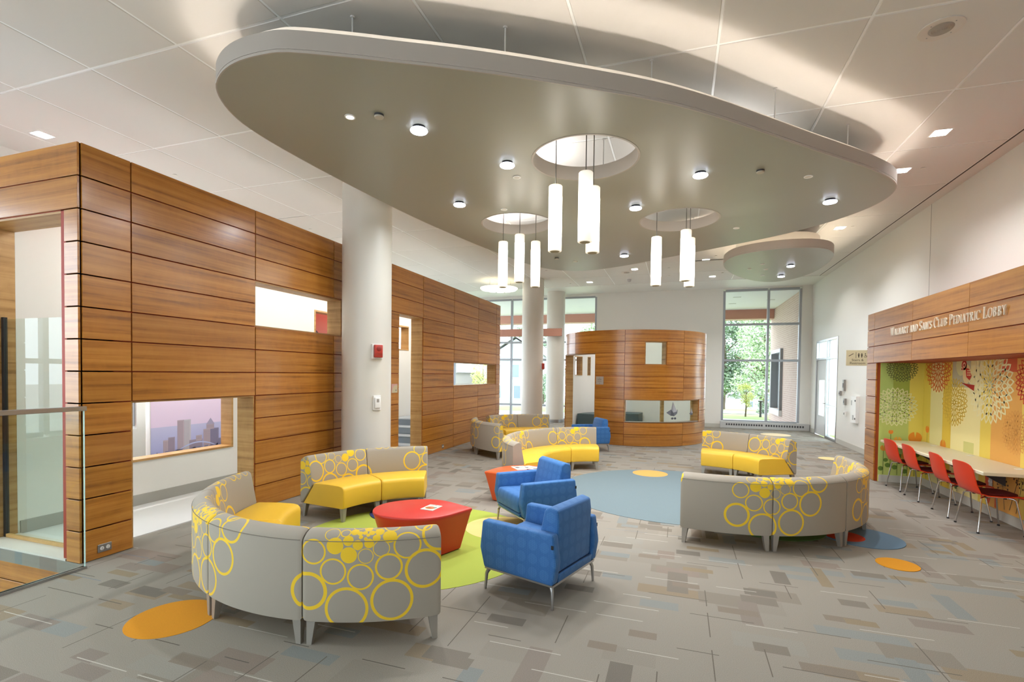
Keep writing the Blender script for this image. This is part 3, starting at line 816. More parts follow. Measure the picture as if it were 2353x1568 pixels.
# ---- recessed downlights, speakers and small ceiling items
def downlight(x, y, lab, watts=DOWN_W):
    t = thing('recessed_downlight', lab, 'ceiling light', (x, y, CEIL), group='square recessed downlights')
    a = 0.085
    fr = [((-a - .015, -a - .015, -0.004), (a + .015, -a, -0.0002)), ((-a - .015, a, -0.004), (a + .015, a + .015, -0.0002)), ((-a - .015, -a, -0.004), (-a, a, -0.0002)), ((a, -a, -0.004), (a + .015, a, -0.0002))]
    ob('frame', boxes_mesh('frame', fr, TBAR), t)
    b_ = a * .62
    V = [(-a, -a, 0), (a, -a, 0), (a, a, 0), (-a, a, 0), (-b_, -b_, .09), (b_, -b_, .09), (b_, b_, .09), (-b_, b_, .09)]
    ob('reflector', mesh('reflector', V, [[0, 1, 5, 4], [1, 2, 6, 5], [2, 3, 7, 6], [3, 0, 4, 7]], plain('reflector_white', (245, 240, 232), 0.3)), t)
    ob('lamp_face', mesh('lamp_face', V[4:], [[3, 2, 1, 0]], emit('downlight_led', (255, 240, 220), 1.0)), t)
    area_light('downlight_lamp', (0, 0, 0.08), 0.08, watts, (1.0, 0.985, 0.98), t, 180)
for k, (x, y, lab) in enumerate(DL):
    downlight(x, y, lab or DLAB.get((x, y)) or 'recessed downlight %s' % ('added out of view left of the timber wall to light the passage' if x < -5.2 else 'in the ceiling beyond the clouds' if y > 10 else 'in the ceiling above the camera'), DOWN_W * (1.7 if x < -5.2 else 0.55 if x > 3 else 0.5 if y < 4 else 1.15))
def speaker(x, y, r, lab):
    t = thing('ceiling_speaker', lab, 'speaker', (x, y, CEIL), group='ceiling speakers')
    ob('bezel', lathe_mesh('bezel', [(r * 0.56, -0.006), (r * 0.62, -0.012), (r, -0.010), (r, -0.0003)], plain('speaker_white', (222, 214, 204), 0.5), 48), t)
    prof = []
    for k in range(8): prof += [(r * 0.07 * k + 0.001, -0.009), (r * 0.07 * k + r * 0.035, -0.013)]
    ob('grille', lathe_mesh('grille', prof + [(r * 0.555, -0.007)], plain('speaker_mesh', (176, 166, 154), 0.6), 40), t)
    for k in range(4): ob('screw', lathe_mesh('screw', [(0.0, -0.016), (0.006, -0.014), (0.006, -0.008)], ALU, 8), t, (r * 0.72 * math.cos(k * PI / 2 + .6), r * 0.72 * math.sin(k * PI / 2 + .6), 0))
speaker(2.117, 5.40, 0.165, 'round white ceiling speaker with ringed grille at upper right')
speaker(-1.565, 15.28, 0.16, 'small far round ceiling speaker above the curved booth')
def sprinkler(x, y, lab, z=CEIL):
    t = thing('sprinkler_plate', lab, 'sprinkler', (x, y, z), group='concealed sprinkler plates')
    ob('plate', lathe_mesh('plate', [(0.0, -0.012), (0.036, -0.011), (0.04, -0.006)], PLATE, 20), t)
    ob('cup', lathe_mesh('cup', [(0.03, -0.006), (0.03, 0)], DGREY, 16), t)
for x, y, lab in ((-7.63, 5.82, 'sprinkler plate above the left timber wall nearest the camera'), (-7.66, 8.90, 'sprinkler plate above the timber wall left of the column'), (3.31, 8.86, 'sprinkler plate beside the right hand downlights'), (3.28, 11.87, 'sprinkler plate near the small cloud'), (-7.65, 14.96, 'far sprinkler plate above the end of the timber wall'),
                  (0.82, 13.78, 'sprinkler plate behind the right pendants'), (-0.35, 14.98, 'sprinkler plate in the far ceiling centre'), (-0.37, 16.15, 'rear sprinkler plate in the far ceiling centre'), (1.15, 16.08, 'sprinkler plate left of the small cloud'), (-3.82, 14.41, 'sprinkler plate beside the slim column'), (-3.57, 16.69, 'sprinkler plate near the rear column'), (-2.72, 17.52, 'rearmost sprinkler plate before the back wall')):
    sprinkler(x, y, lab)
t = thing('dome_camera', 'small white dome camera on the far ceiling above the booth', 'camera', (-1.573, 16.19, CEIL))
ob('mount', lathe_mesh('mount', [(0.085, -0.04), (0.085, 0)], WHITE, 24), t)
ob('dome', lathe_mesh('dome', [(0.0, -0.13), (0.03, -0.125), (0.055, -0.1), (0.06, -0.04)], plain('dome_grey', (190, 190, 190), 0.2), 24), t)
t = thing('ring_light', 'flat round cream ceiling ring light beside the slim column', 'ceiling light', (-5.75, 15.6, 4.60))
ob('disc', lathe_mesh('disc', [(0.0, 0.0), (0.60, 0.0), (0.62, 0.01), (0.62, 0.04), (0.0, 0.05)], emit('ring_cream', (255, 240, 200), 0.9), 64), t)
for k in range(12):
    ob('glow_panel', sector_mesh('glow_panel', 0.50, 0.58, k * 30 + 4, k * 30 + 26, -0.02, -0.001, emit('ring_led', (255, 250, 235), 4.0)), t)
for k in range(3): ob('suspension_wire', lathe_mesh('suspension_wire', [(0.004, 0.05), (0.004, CEIL - 4.621)], ALU, 6), t, (0.4 * math.cos(k * 2.1), 0.4 * math.sin(k * 2.1), 0))
#@@FURN
# ================================================================= CURVED SECTIONAL SOFAS
CIRC = []   # fabric print, metres from the centre of a flower of circles: (u, v, outer radius, ring width or 0 for a filled dot)
for cx, cy, r, w in [(965, 850, 92, 13), (1122, 803, 60, 0), (1215, 765, 37, 0), (1283, 797, 36, 0), (1220, 870, 58, 0), (1361, 786, 34, 0), (1447, 825, 60, 6), (1338, 878, 55, 6), (1108, 990, 95, 13), (1302, 1030, 95, 13), (1500, 963, 98, 15), (1630, 810, 100, 13),
                     (1755, 995, 145, 21), (1860, 745, 125, 20), (930, 1140, 138, 26), (1205, 1262, 155, 21), (1523, 1208, 152, 21), (1505, 735, 50, 0), (1412, 747, 28, 0), (1335, 752, 13, 0), (1300, 738, 15, 0), (1350, 722, 14, 0), (1325, 700, 18, 0), (1375, 700, 22, 0), (1290, 705, 20, 0),
                     (1430, 690, 34, 0), (1345, 655, 30, 0), (1250, 690, 30, 0), (1185, 700, 38, 8), (1090, 710, 56, 6), (1270, 622, 46, 6), (1410, 615, 50, 6), (1520, 630, 62, 10), (1170, 600, 62, 9), (1640, 560, 95, 16), (1040, 570, 80, 13), (1330, 510, 82, 12), (1480, 470, 88, 0), (1180, 440, 92, 14), (1000, 390, 115, 18), (1370, 340, 100, 14), (1590, 350, 120, 20), (1230, 260, 105, 14), (1760, 640, 70, 12)]:
    CIRC.append(((cx - 1340) / 1094, -(cy - 735) / 1118, r / 1100, w / 1100))
PU = 1.50
CIRC = [c for c in CIRC if c[1] < 0.11]
CIRC += [(((u + 0.80 + 0.75) % 1.5) - 0.75, -v + 0.10, r, w) for u, v, r, w in CIRC if v < -0.03 and (w or r > 0.05)]
def sofa_fabric():
    m, nt, b = new_mat('circle_print_fabric')
    N, L = nt.nodes.new, nt.links.new
    uv = N('ShaderNodeUVMap'); sp = N('ShaderNodeSeparateXYZ'); L(uv.outputs[0], sp.inputs[0])
    wr = N('ShaderNodeMath'); wr.operation = 'WRAP'; wr.inputs[1].default_value = PU / 2; wr.inputs[2].default_value = -PU / 2
    L(sp.outputs[0], wr.inputs[0])
    cb = N('ShaderNodeCombineXYZ'); L(wr.outputs[0], cb.inputs[0]); L(sp.outputs[1], cb.inputs[1])
    acc = None
    for u, v, r, w in CIRC + [(u - PU if u > 0 else u + PU, v, r, w) for u, v, r, w in CIRC if abs(u) + r > PU / 2]:
        d = N('ShaderNodeVectorMath'); d.operation = 'DISTANCE'; d.inputs[1].default_value = (u, v, 0); L(cb.outputs[0], d.inputs[0])
        if w:
            a = N('ShaderNodeMath'); a.operation = 'COMPARE'; a.inputs[1].default_value = r - w / 2; a.inputs[2].default_value = w / 2
        else:
            a = N('ShaderNodeMath'); a.operation = 'LESS_THAN'; a.inputs[1].default_value = r
        L(d.outputs['Value'], a.inputs[0])
        if acc is None: acc = a.outputs[0]
        else:
            x = N('ShaderNodeMath'); x.operation = 'MAXIMUM'; L(acc, x.inputs[0]); L(a.outputs[0], x.inputs[1]); acc = x.outputs[0]
    wv = N('ShaderNodeTexNoise'); wv.inputs['Scale'].default_value = 700; L(uv.outputs[0], wv.inputs['Vector'])
    g = N('ShaderNodeMix'); g.data_type = 'RGBA'; g.inputs['A'].default_value = srgb(144, 135, 121); g.inputs['B'].default_value = srgb(175, 166, 152); L(wv.outputs['Fac'], g.inputs['Factor'])
    mx = N('ShaderNodeMix'); mx.data_type = 'RGBA'; L(acc, mx.inputs['Factor']); L(g.outputs['Result'], mx.inputs['A']); mx.inputs['B'].default_value = srgb(236, 196, 44)
    L(mx.outputs['Result'], b.inputs['Base Color'])
    b.inputs['Roughness'].default_value = 0.75; b.inputs['Specular IOR Level'].default_value = 0.25
    b.inputs['Sheen Weight'].default_value = 0.15
    return m
FAB = sofa_fabric()
VINYL = plain('yellow_vinyl', (234, 188, 58), 0.42, noise=0.02, nscale=8, spec=0.45)
LEGM = plain('sofa_leg_metal', (168, 162, 152), 0.4, 0.5)
RO, RI = 1.745, 1.045
SEAM = plain('seam_thread', (120, 112, 100), 0.8)
BACKP = [(0.004, 0.165), (0.0, 0.19), (0.0, 0.685), (0.006, 0.705), (0.022, 0.722), (0.05, 0.741), (0.085, 0.753), (0.112, 0.752), (0.130, 0.740), (0.140, 0.715), (0.200, 0.425), (0.19, 0.39), (0.03, 0.17)]
SEATP = [(0.035, 0.163), (0.192, 0.385), (0.205, 0.420), (0.23, 0.432), (0.45, 0.440), (0.62, 0.436), (0.665, 0.426), (0.688, 0.405), (0.695, 0.375), (0.690, 0.19), (0.682, 0.168), (0.66, 0.160)]

def sweep(name, prof, a0, a1, mats, u_off, z_off, inset=0.0, n=12, rnd=0.0):
    m = len(prof); V, F, UV = [], [], []
    pl = [0.0]
    for k in range(1, m): pl.append(pl[-1] + math.dist(prof[k], prof[k - 1]))
    vbase = prof[0][1]
    A = []
    e = inset / RO
    if rnd:   # softened ends
        A = [a0 + e, a0 + e + rnd * 0.35 / RO, a0 + e + rnd / RO] + [a0 + e + rnd / RO + (a1 - a0 - 2 * e - 2 * rnd / RO) * i / n for i in range(1, n)] + [a1 - e - rnd / RO, a1 - e - rnd * 0.35 / RO, a1 - e]
    else: A = [a0 + e + (a1 - a0 - 2 * e) * i / n for i in range(n + 1)]
    cd = sum(p[0] for p in prof) / m; cz = sum(p[1] for p in prof) / m
    for i, a in enumerate(A):
        s = 1.0
        if rnd:
            k = min(i, len(A) - 1 - i)
            s = (0.955, 0.988, 1.0)[k] if k < 3 else 1.0
        for d, z in prof:
            dd, zz = cd + (d - cd) * (s if s < 1 else 1), cz + (z - cz) * s
            r = RO - dd
            V.append((r * math.cos(a), r * math.sin(a), zz))
    for i in range(len(A) - 1):
        for k in range(m):
            k2 = (k + 1) % m
            F.append([i * m + k, (i + 1) * m + k, (i + 1) * m + k2, i * m + k2])
            v0, v1 = pl[k], (pl[k2] if k2 else pl[k] + math.dist(prof[k], prof[0]))
            u0, u1 = RO * A[i] - u_off, RO * A[i + 1] - u_off
            UV += [(u0, vbase + v0 - z_off), (u1, vbase + v0 - z_off), (u1, vbase + v1 - z_off), (u0, vbase + v1 - z_off)]
    F.append(list(range(m))); UV += [(RO * A[0] - u_off - d, z - z_off) for d, z in prof]
    e0 = (len(A) - 1) * m
    F.append([e0 + k for k in range(m)][::-1]); UV += [(RO * A[-1] - u_off + d, z - z_off) for d, z in prof][::-1]
    return mesh(name, V, F, mats, uv=UV, smooth=38)

def sofa_leg(sgn_r, sgn_t):
    t, b2 = 0.030, 0.017
    V = []
    for z, h_ in ((0.0, b2), (0.163, t)):
        for sx, sy in ((-1, -1), (1, -1), (1, 1), (-1, 1)):
            ox = sgn_r * (t - h_) ; oy = sgn_t * (t - h_)
            V.append((sx * h_ + ox, sy * h_ + oy, z))
    return mesh('leg', V, [[3, 2, 1, 0], [4, 5, 6, 7], [0, 1, 5, 4], [1, 2, 6, 5], [2, 3, 7, 6], [3, 0, 4, 7]], LEGM)
LEGS = {(a, b2): sofa_leg(a, b2) for a in (-1, 1) for b2 in (-1, 1)}

def sofa(cx, cy, a_start, n, u_theta, labels, group, dv=0.73):
    for k in range(n):
        a0, a1 = R_(a_start + 30 * k), R_(a_start + 30 * (k + 1))
        t = thing('sofa_section', labels[k], 'sofa', (cx, cy, 0), group=group)
        # empty at the base centre of the section
        am = (a0 + a1) / 2
        base = Vector((math.cos(am), math.sin(am), 0)) * 1.4
        t.location = (cx + base.x, cy + base.y, 0)
        for nm, me in (('backrest', sweep('backrest', BACKP, a0, a1, FAB, RO * R_(u_theta), dv, 0.005, 12, 0.028)), ('seat', sweep('seat', SEATP, a0, a1, VINYL, 0, 0, 0.006, 12, 0.03))):
            bk = ob(nm, me, t, (-base.x, -base.y, 0))
            if nm == 'backrest': ob('seam_piping', sweep('seam_piping', [(-0.0012, 0.6965), (0.001, 0.6945), (0.006, 0.699), (0.001, 0.6985)], a0, a1, SEAM, 0, 0, 0.016, 12), bk)
        for sr, rr in ((1, RO - 0.05), (-1, RI + 0.06)):
            for st, aa, ins in ((-1, a0, 1), (1, a1, -1)):
                a = aa + ins * 0.05 / rr
                ob('leg', LEGS[(sr, st)], t, (rr * math.cos(a) - base.x, rr * math.sin(a) - base.y, 0), a)

sofa(-2.63, 4.33, -169.4, 4, -65.6, ['leftmost yellow seated section of the front left sofa, by the timber wall', 'strongly curved section at the left of the front sofa with dots on its top edge', 'mostly plain grey back section in the middle of the front left sofa', 'front sofa section nearest the camera, back covered in yellow circles'], 'front left curved sofa')
sofa(-2.69, 4.82, 114.8, 2, 133, ['right half of the two-seat curved sofa in front of the thick column', 'left half of the two-seat curved sofa in front of the thick column'], 'two-seat sofa by the column', 0.70)
sofa(0.46, 7.34, -104.3, 4, -73.5, ['left end section of the right hand sofa seen from behind', 'second section of the right hand sofa, large circles on its back', 'right end section of the right hand sofa turning towards the desk', 'far section of the right hand sofa showing only its inner back'], 'right hand curved sofa')
sofa(0.32, 8.63, 26.0, 2, 62, ['right half of the yellow seated sofa facing the camera beyond the blue rug', 'left half of the yellow seated sofa facing the camera beyond the blue rug'], 'sofa beyond the blue rug', 0.68)
sofa(-1.13, 8.35, 105.0, 4, 149, ['right end section of the middle sofa beside the blue rug', 'second section from the right of the middle sofa', 'third section from the right of the middle sofa', 'near end section of the middle sofa behind the orange table'], 'middle curved sofa', 0.70)
sofa(-2.96, 10.91, 98.0, 2, 120, ['right half of the rearmost two-seat sofa', 'left half of the rearmost two-seat sofa'], 'rearmost two-seat sofa', 0.70)
sofa(-2.97, 11.30, 191.5, 2, 212, ['left section of the far sofa seen from behind near the timber wall', 'right section of the far sofa seen from behind near the timber wall'], 'far sofa by the timber wall')

# ================================================================= BLUE ARMCHAIRS
def blue_fabric():
    m, nt, b = new_mat('blue_dot_fabric')
    N, L = nt.nodes.new, nt.links.new
    uv = N('ShaderNodeUVMap')
    def dots(sx, sy, r0, soft):
        mp = N('ShaderNodeMapping'); mp.inputs['Scale'].default_value = (sx, sy, 1); L(uv.outputs[0], mp.inputs[0])
        fr = N('ShaderNodeVectorMath'); fr.operation = 'FRACTION'; L(mp.outputs[0], fr.inputs[0])
        ds = N('ShaderNodeVectorMath'); ds.operation = 'DISTANCE'; ds.inputs[1].default_value = (0.5, 0.5, 0); L(fr.outputs[0], ds.inputs[0])
        mr = N('ShaderNodeMapRange'); mr.inputs['From Min'].default_value = r0; mr.inputs['From Max'].default_value = r0 - soft; L(ds.outputs['Value'], mr.inputs['Value'])
        return mr.outputs[0]
    big = dots(9.5, 9.5, 0.42, 0.05)
    sm = dots(105, 140, 0.36, 0.2)
    a = N('ShaderNodeMix'); a.data_type = 'RGBA'; a.inputs['A'].default_value = srgb(40, 99, 162); a.inputs['B'].default_value = srgb(46, 105, 168); L(big, a.inputs['Factor'])
    c = N('ShaderNodeMath'); c.operation = 'MULTIPLY_ADD'; L(big, c.inputs[0]); c.inputs[1].default_value = 0.10; c.inputs[2].default_value = 0.28
    d = N('ShaderNodeMath'); d.operation = 'MULTIPLY'; L(sm, d.inputs[0]); L(c.outputs[0], d.inputs[1])
    e = N('ShaderNodeMix'); e.data_type = 'RGBA'; L(d.outputs[0], e.inputs['Factor']); L(a.outputs['Result'], e.inputs['A']); e.inputs['B'].default_value = srgb(136, 178, 222)
    L(e.outputs['Result'], b.inputs['Base Color']); b.inputs['Roughness'].default_value = 0.7; b.inputs['Specular IOR Level'].default_value = 0.3
    b.inputs['Sheen Weight'].default_value = 0.1
    return m
BLUE = blue_fabric()
def extr(name, P, x0, x1, mat, bev=0.02, seg=3):
    """profile in (y,z) pushed along x, all edges rounded"""
    bm = bmesh.new()
    A = [bm.verts.new((x0, y, z)) for y, z in P]; B = [bm.verts.new((x1, y, z)) for y, z in P]
    n = len(P)
    bm.faces.new(A); bm.faces.new(B[::-1])
    for i in range(n): bm.faces.new([A[i], B[i], B[(i + 1) % n], A[(i + 1) % n]][::-1])
    bmesh.ops.recalc_face_normals(bm, faces=list(bm.faces))
    if bev: bmesh.ops.bevel(bm, geom=list(bm.edges), offset=bev, segments=seg, profile=0.5, affect='EDGES')
    me = bpy.data.meshes.new(name); bm.to_mesh(me); bm.free()
    me.materials.append(mat); me.update(); uv_box(me)
    for p in me.polygons: p.use_smooth = True
    me.set_sharp_from_angle(angle=R_(45))
    return me
ARM = [(-0.325, 0.19), (-0.37, 0.35), (-0.345, 0.58), (0.335, 0.58), (0.365, 0.36), (0.335, 0.19)]
arm_l = extr('armrest', ARM, -0.375, -0.285, BLUE); arm_r = extr('armrest', ARM, 0.285, 0.375, BLUE)
seat_m = extr('seat_cushion', [(-0.365, 0.235), (-0.372, 0.36), (-0.35, 0.425), (0.16, 0.405), (0.18, 0.24)], -0.282, 0.282, BLUE, 0.028)
back_m = extr('backrest', [(0.17, 0.30), (0.135, 0.43), (0.20, 0.735), (0.25, 0.765), (0.325, 0.745), (0.335, 0.66), (0.325, 0.262), (0.30, 0.25)], -0.281, 0.281, BLUE, 0.02)
band_m = extr('lower_band', [(-0.35, 0.19), (-0.355, 0.232), (0.15, 0.232), (0.29, 0.24), (0.345, 0.26), (0.335, 0.19)], -0.2835, 0.2835, BLUE, 0.008)
def arm_leg(sx, sy):
    P = [(sx * 0.325, sy * 0.30, 0.172), (sx * 0.338, sy * 0.318, 0.13), (sx * 0.345, sy * 0.325, 0.0)]
    return tube_mesh('leg', P, 0.019, ALU, 8, 0.010)
FRM = boxes_mesh('base_frame', [((-0.35, -0.33, 0.172), (0.35, -0.295, 0.1895)), ((-0.35, 0.295, 0.172), (0.35, 0.33, 0.1895)), ((-0.35, -0.295, 0.172), (-0.315, 0.295, 0.1895)), ((0.315, -0.295, 0.172), (0.35, 0.295, 0.1895))], ALU)
ALEG = [arm_leg(a, b2) for a in (-1, 1) for b2 in (-1, 1)]
def armchair(x, y, rz, lab, tagged=False):
    t = thing('armchair', lab, 'armchair', (x, y, 0), rz, 'blue armchairs')
    ar = [ob('armrest', arm_l, t), ob('armrest', arm_r, t)]; ob('seat_cushion', seat_m, t); ob('backrest', back_m, t); ob('lower_band', band_m, t)
    ob('base_frame', FRM, t)
    for me in ALEG: ob('leg', me, t)
    for sx in (-1, 1): BOX('label_tab', (sx * 0.3755 - 0.002, 0.325, 0.475), (sx * 0.3755 + 0.002, 0.345, 0.505), BLACK, ar[(sx + 1) // 2])
armchair(-1.096, 4.082, R_(-106.9), 'blue fabric armchair nearest the camera, seen from behind')
armchair(-1.62, 5.72, R_(-45.3), 'blue fabric armchair beside the orange table, front in view')
armchair(-2.0, 11.857, R_(-58.3), 'far blue fabric armchair standing before the curved timber booth')

# ================================================================= DRUM TABLES
def pebble(L_, W_, n=56, tip=0.85):
    P = []
    for i in range(n):
        a = 2 * PI * i / n
        c, s = math.cos(a), math.sin(a)
        x = L_ * c
        k = 1.0 if c <= 0 else (1 - tip * c ** 2.2)
        P.append((x, W_ * (abs(s) ** 0.92) * (1 if s >= 0 else -1) * (k if c > 0 else 1.0)))
    return P
def drum(loc, rz, L_, W_, h_, mat, lab, nm='coffee_table'):
    t = thing(nm, lab, 'table', loc, rz)
    top = pebble(L_, W_); n = len(top)
    sc = lambda P, k, dx=0: [(x * k + dx, y * k) for x, y in P]
    loops = [(sc(top, 0.76), 0.012), (sc(top, 0.80), h_ * 0.2), (sc(top, 0.965), h_ - 0.05), (sc(top, 0.995), h_ - 0.022), (sc(top, 0.985), h_ - 0.006), (sc(top, 0.955), h_)]
    V, F = [], []
    for P, z in loops: V += [(x, y, z) for x, y in P]
    for k in range(len(loops) - 1):
        for i in range(n): F.append([k * n + i, k * n + (i + 1) % n, (k + 1) * n + (i + 1) % n, (k + 1) * n + i])
    F.append(list(range(n))[::-1]); F.append([(len(loops) - 1) * n + i for i in range(n)])
    ob('drum_body', mesh('drum_body', V, F, mat, smooth=50), t)
    ob('glide_base', prism_mesh('glide_base', sc(top, 0.72), 0.0, 0.0115, [BLACK]), t)
    return t
RED = plain('red_vinyl', (206, 52, 42), 0.38, spec=0.5)
ORG = plain('orange_vinyl', (228, 96, 44), 0.38, spec=0.5)
drum((-2.44, 4.47, 0.002), R_(23), 0.50, 0.37, 0.425, RED, 'red vinyl drum coffee table with one pointed end on the green inlay')
drum((-2.148, 6.775, 0.0), R_(215), 0.52, 0.34, 0.425, ORG, 'orange vinyl drum coffee table behind the blue armchair')
PAPER = plain('magazine_paper', (236, 234, 222), 0.35)
def magazine(x, y, z, rz, lab, cols, w=0.145, h_=0.19):
    t = thing('magazine', lab, 'magazine', (x, y, z), rz, 'magazines on the drum tables')
    BOX('pages', (-w / 2, -h_ / 2, 0.0), (w / 2, h_ / 2, 0.006), PAPER, t)
    fn = lambda u, v: (u, v, 0.0066)
    fn2 = lambda u, v: (u, v, 0.0070)
    for k, (cx, cy, r, ry, rgb) in enumerate(cols):
        ob('cover_print', flat_mesh('cover_print', [circle(cx * w, cy * h_, r * w, 20, ry * w)], lambda u, v, k=k: (u, v, 0.0064 + 0.0003 * k), plain('print_%d_%d_%d' % rgb, rgb, 0.4)), t)
    for k in range(9):
        u = -0.42 * w + k * 0.092 * w
        BOX('title_stroke', (u, 0.34 * h_, 0.0061), (u + 0.05 * w, 0.34 * h_ + (0.05 + 0.03 * (k % 3)) * h_, 0.0066), plain('print_grey', (120, 116, 100), 0.4), t)
magazine(-2.36, 4.50, 0.4275, R_(-4), 'food magazine with a pizza cover lying on the red table', [(0.0, -0.1, 0.40, 0.34, (214, 190, 120)), (-0.02, -0.1, 0.33, 0.28, (206, 92, 60)), (0.1, -0.05, 0.12, 0.1, (230, 150, 110)), (-0.12, -0.2, 0.1, 0.09, (150, 150, 70)), (0.3, 0.02, 0.1, 0.16, (120, 160, 150))])
for k, (x, y, rz) in enumerate(((-2.17, 6.88, 40), (-2.03, 6.91, 62), (-1.90, 6.86, 85))):
    magazine(x, y, 0.4255 + 0.0078 * k, R_(rz), ['leftmost white magazine on the orange table', 'middle magazine fanned on the orange table', 'right magazine on the orange table behind the armchair'][k], [(0.1, -0.1, 0.3, 0.3, ((200, 200, 205), (170, 150, 140), (210, 190, 160))[k]), (-0.2, 0.1, 0.15, 0.2, (90, 90, 100))], 0.20, 0.27)

# ================================================================= DESK AND RED CHAIRS
DESKM = plain('cream_laminate', (232, 222, 192), 0.4)
t = thing('built_in_desk', 'long cream laminate desk shelf fixed along the mural niche', 'desk', (3.62, 8.6, 0))
o = BOX('desktop', (3.31 - 3.62, 7.10 - 8.6, 0.70), (XNB - 0.003 - 3.62, 10.17 - 8.6, 0.74), DESKM, t, 0.005)
for y in (7.5, 8.55, 9.6): ob('cable_grommet', lathe_mesh('cable_grommet', [(0.0, 0.7405), (0.03, 0.7405), (0.032, 0.744), (0.042, 0.744), (0.044, 0.7402)], plain('grommet_white', (236, 232, 220), 0.4), 24), t, (0.22, y - 8.6, 0))
for y in (7.95, 8.95, 9.85): ob('bracket', mesh('bracket', [(0.31, y - 8.6 - .02, 0.699), (-0.1, y - 8.6 - .02, 0.699), (0.31, y - 8.6 - .02, 0.45), (0.31, y - 8.6 + .02, 0.699), (-0.1, y - 8.6 + .02, 0.699), (0.31, y - 8.6 + .02, 0.45)], [[0, 1, 2], [5, 4, 3], [0, 3, 4, 1], [1, 4, 5, 2], [2, 5, 3, 0]], DGREY), t)
REDP = plain('red_plastic', (222, 58, 20), 0.35, spec=0.5)
PAD = plain('dark_red_pad', (104, 16, 22), 0.8)
def shell_mesh():
    # one-piece shell: section curve in (x,z), facing +x; x=0 under the seat centre
    C = [(-0.315, 0.815), (-0.30, 0.74), (-0.282, 0.65), (-0.262, 0.56), (-0.235, 0.495), (-0.19, 0.455), (-0.12, 0.437), (0.0, 0.435), (0.12, 0.442), (0.2, 0.445), (0.245, 0.43), (0.262, 0.41)]
    Wd = [0.185, 0.205, 0.215, 0.22, 0.222, 0.225, 0.228, 0.232, 0.235, 0.232, 0.22, 0.20]
    n = 13; V, F = [], []
    for side in (0, 1):
        for i, ((x, z), w) in enumerate(zip(C, Wd)):
            for k in range(n):
                s = -1 + 2 * k / (n - 1)
                curl = 0.035 * s * s * (1 if i < 5 else 0.6)
                bx = curl if i < 5 else 0.0; bz = 0.012 * s * s if i >= 5 else 0.0
                dz = -0.035 * (abs(s) ** 4) if i == 0 else 0
                p = Vector((x + bx, s * w, z + bz + dz))
                if side:
                    a = C[max(i - 1, 0)]; c = C[min(i + 1, len(C) - 1)]
                    d = Vector((c[0] - a[0], 0, c[1] - a[1])).normalized()
                    p += Vector((d.z, 0, -d.x)) * 0.011 * (-1 if True else 1) * -1
                V.append(p)
    m = len(C) * n
    for i in range(len(C) - 1):
        for k in range(n - 1):
            a = i * n + k
            F.append([a, a + n, a + n + 1, a + 1]); F.append([m + a, m + a + 1, m + a + n + 1, m + a + n])
    bd = [k for k in range(n)] + [i * n + n - 1 for i in range(1, len(C))] + [(len(C) - 1) * n + k for k in range(n - 2, -1, -1)] + [i * n for i in range(len(C) - 2, 0, -1)]
    for i in range(len(bd)):
        a, b2 = bd[i], bd[(i + 1) % len(bd)]
        F.append([a, b2, m + b2, m + a])
    me = mesh('shell', V, F, REDP, smooth=60)
    bm = bmesh.new(); bm.from_mesh(me); bmesh.ops.recalc_face_normals(bm, faces=list(bm.faces)); bm.to_mesh(me); bm.free()
    return me
SHELL = shell_mesh()
PADM = prism_mesh('seat_pad', [(x * 0.20 + 0.02, y * 0.19) for x, y in [(math.copysign(abs(math.cos(a)) ** 0.5, math.cos(a)), math.copysign(abs(math.sin(a)) ** 0.5, math.sin(a))) for a in [2 * PI * i / 32 for i in range(32)]]], 0.452, 0.464, [PAD], bev=0.004)
def chair_leg(sx, sy):
    x1 = -0.215 if sx < 0 else 0.225
    P = [(sx * 0.10, sy * 0.13, 0.418), (sx * 0.145, sy * 0.165, 0.415), (sx * 0.165, sy * 0.178, 0.40), (x1, sy * 0.235, 0.012)]
    return tube_mesh('leg', P, 0.0095, CHROME, 8)
CLEG = {(a, b2): chair_leg(a, b2) for a in (-1, 1) for b2 in (-1, 1)}
RAILM = {s: tube_mesh('seat_rail', [(-0.10, s * 0.13, 0.418), (0.0, s * 0.14, 0.42), (0.10, s * 0.13, 0.418)], 0.009, CHROME, 8) for s in (-1, 1)}
CROSS = tube_mesh('cross_rail', [(0.0, -0.13, 0.42), (0.0, 0.13, 0.42)], 0.008, CHROME, 8)
GLIDE = lathe_mesh('glide', [(0.013, 0.0), (0.015, 0.006), (0.011, 0.018)], BLACK, 12)
PUCK = lathe_mesh('shell_mount', [(0.016, 0.40), (0.018, 0.424)], BLACK, 10)
for y, lab, rz in ((7.46, 'red plastic desk chair nearest the camera', 2), (8.095, 'second red plastic desk chair from the camera', -2), (8.965, 'third red plastic desk chair from the camera', 0), (9.66, 'farthest red plastic desk chair at the niche end', 4)):
    t = thing('desk_chair', lab, 'chair', (3.545, y, 0), R_(rz), 'red desk chairs')
    ob('shell', SHELL, t); ob('seat_pad', PADM, t); ob('cross_rail', CROSS, t)
    for s in (-1, 1): ob('seat_rail', RAILM[s], t)
    for (a, b2), me in CLEG.items():
        lg = ob('leg', me, t); ob('glide', GLIDE, lg, (-0.215 if a < 0 else 0.225, b2 * 0.235, 0))
        ob('shell_mount', PUCK, t, (a * 0.09, b2 * 0.12, 0))
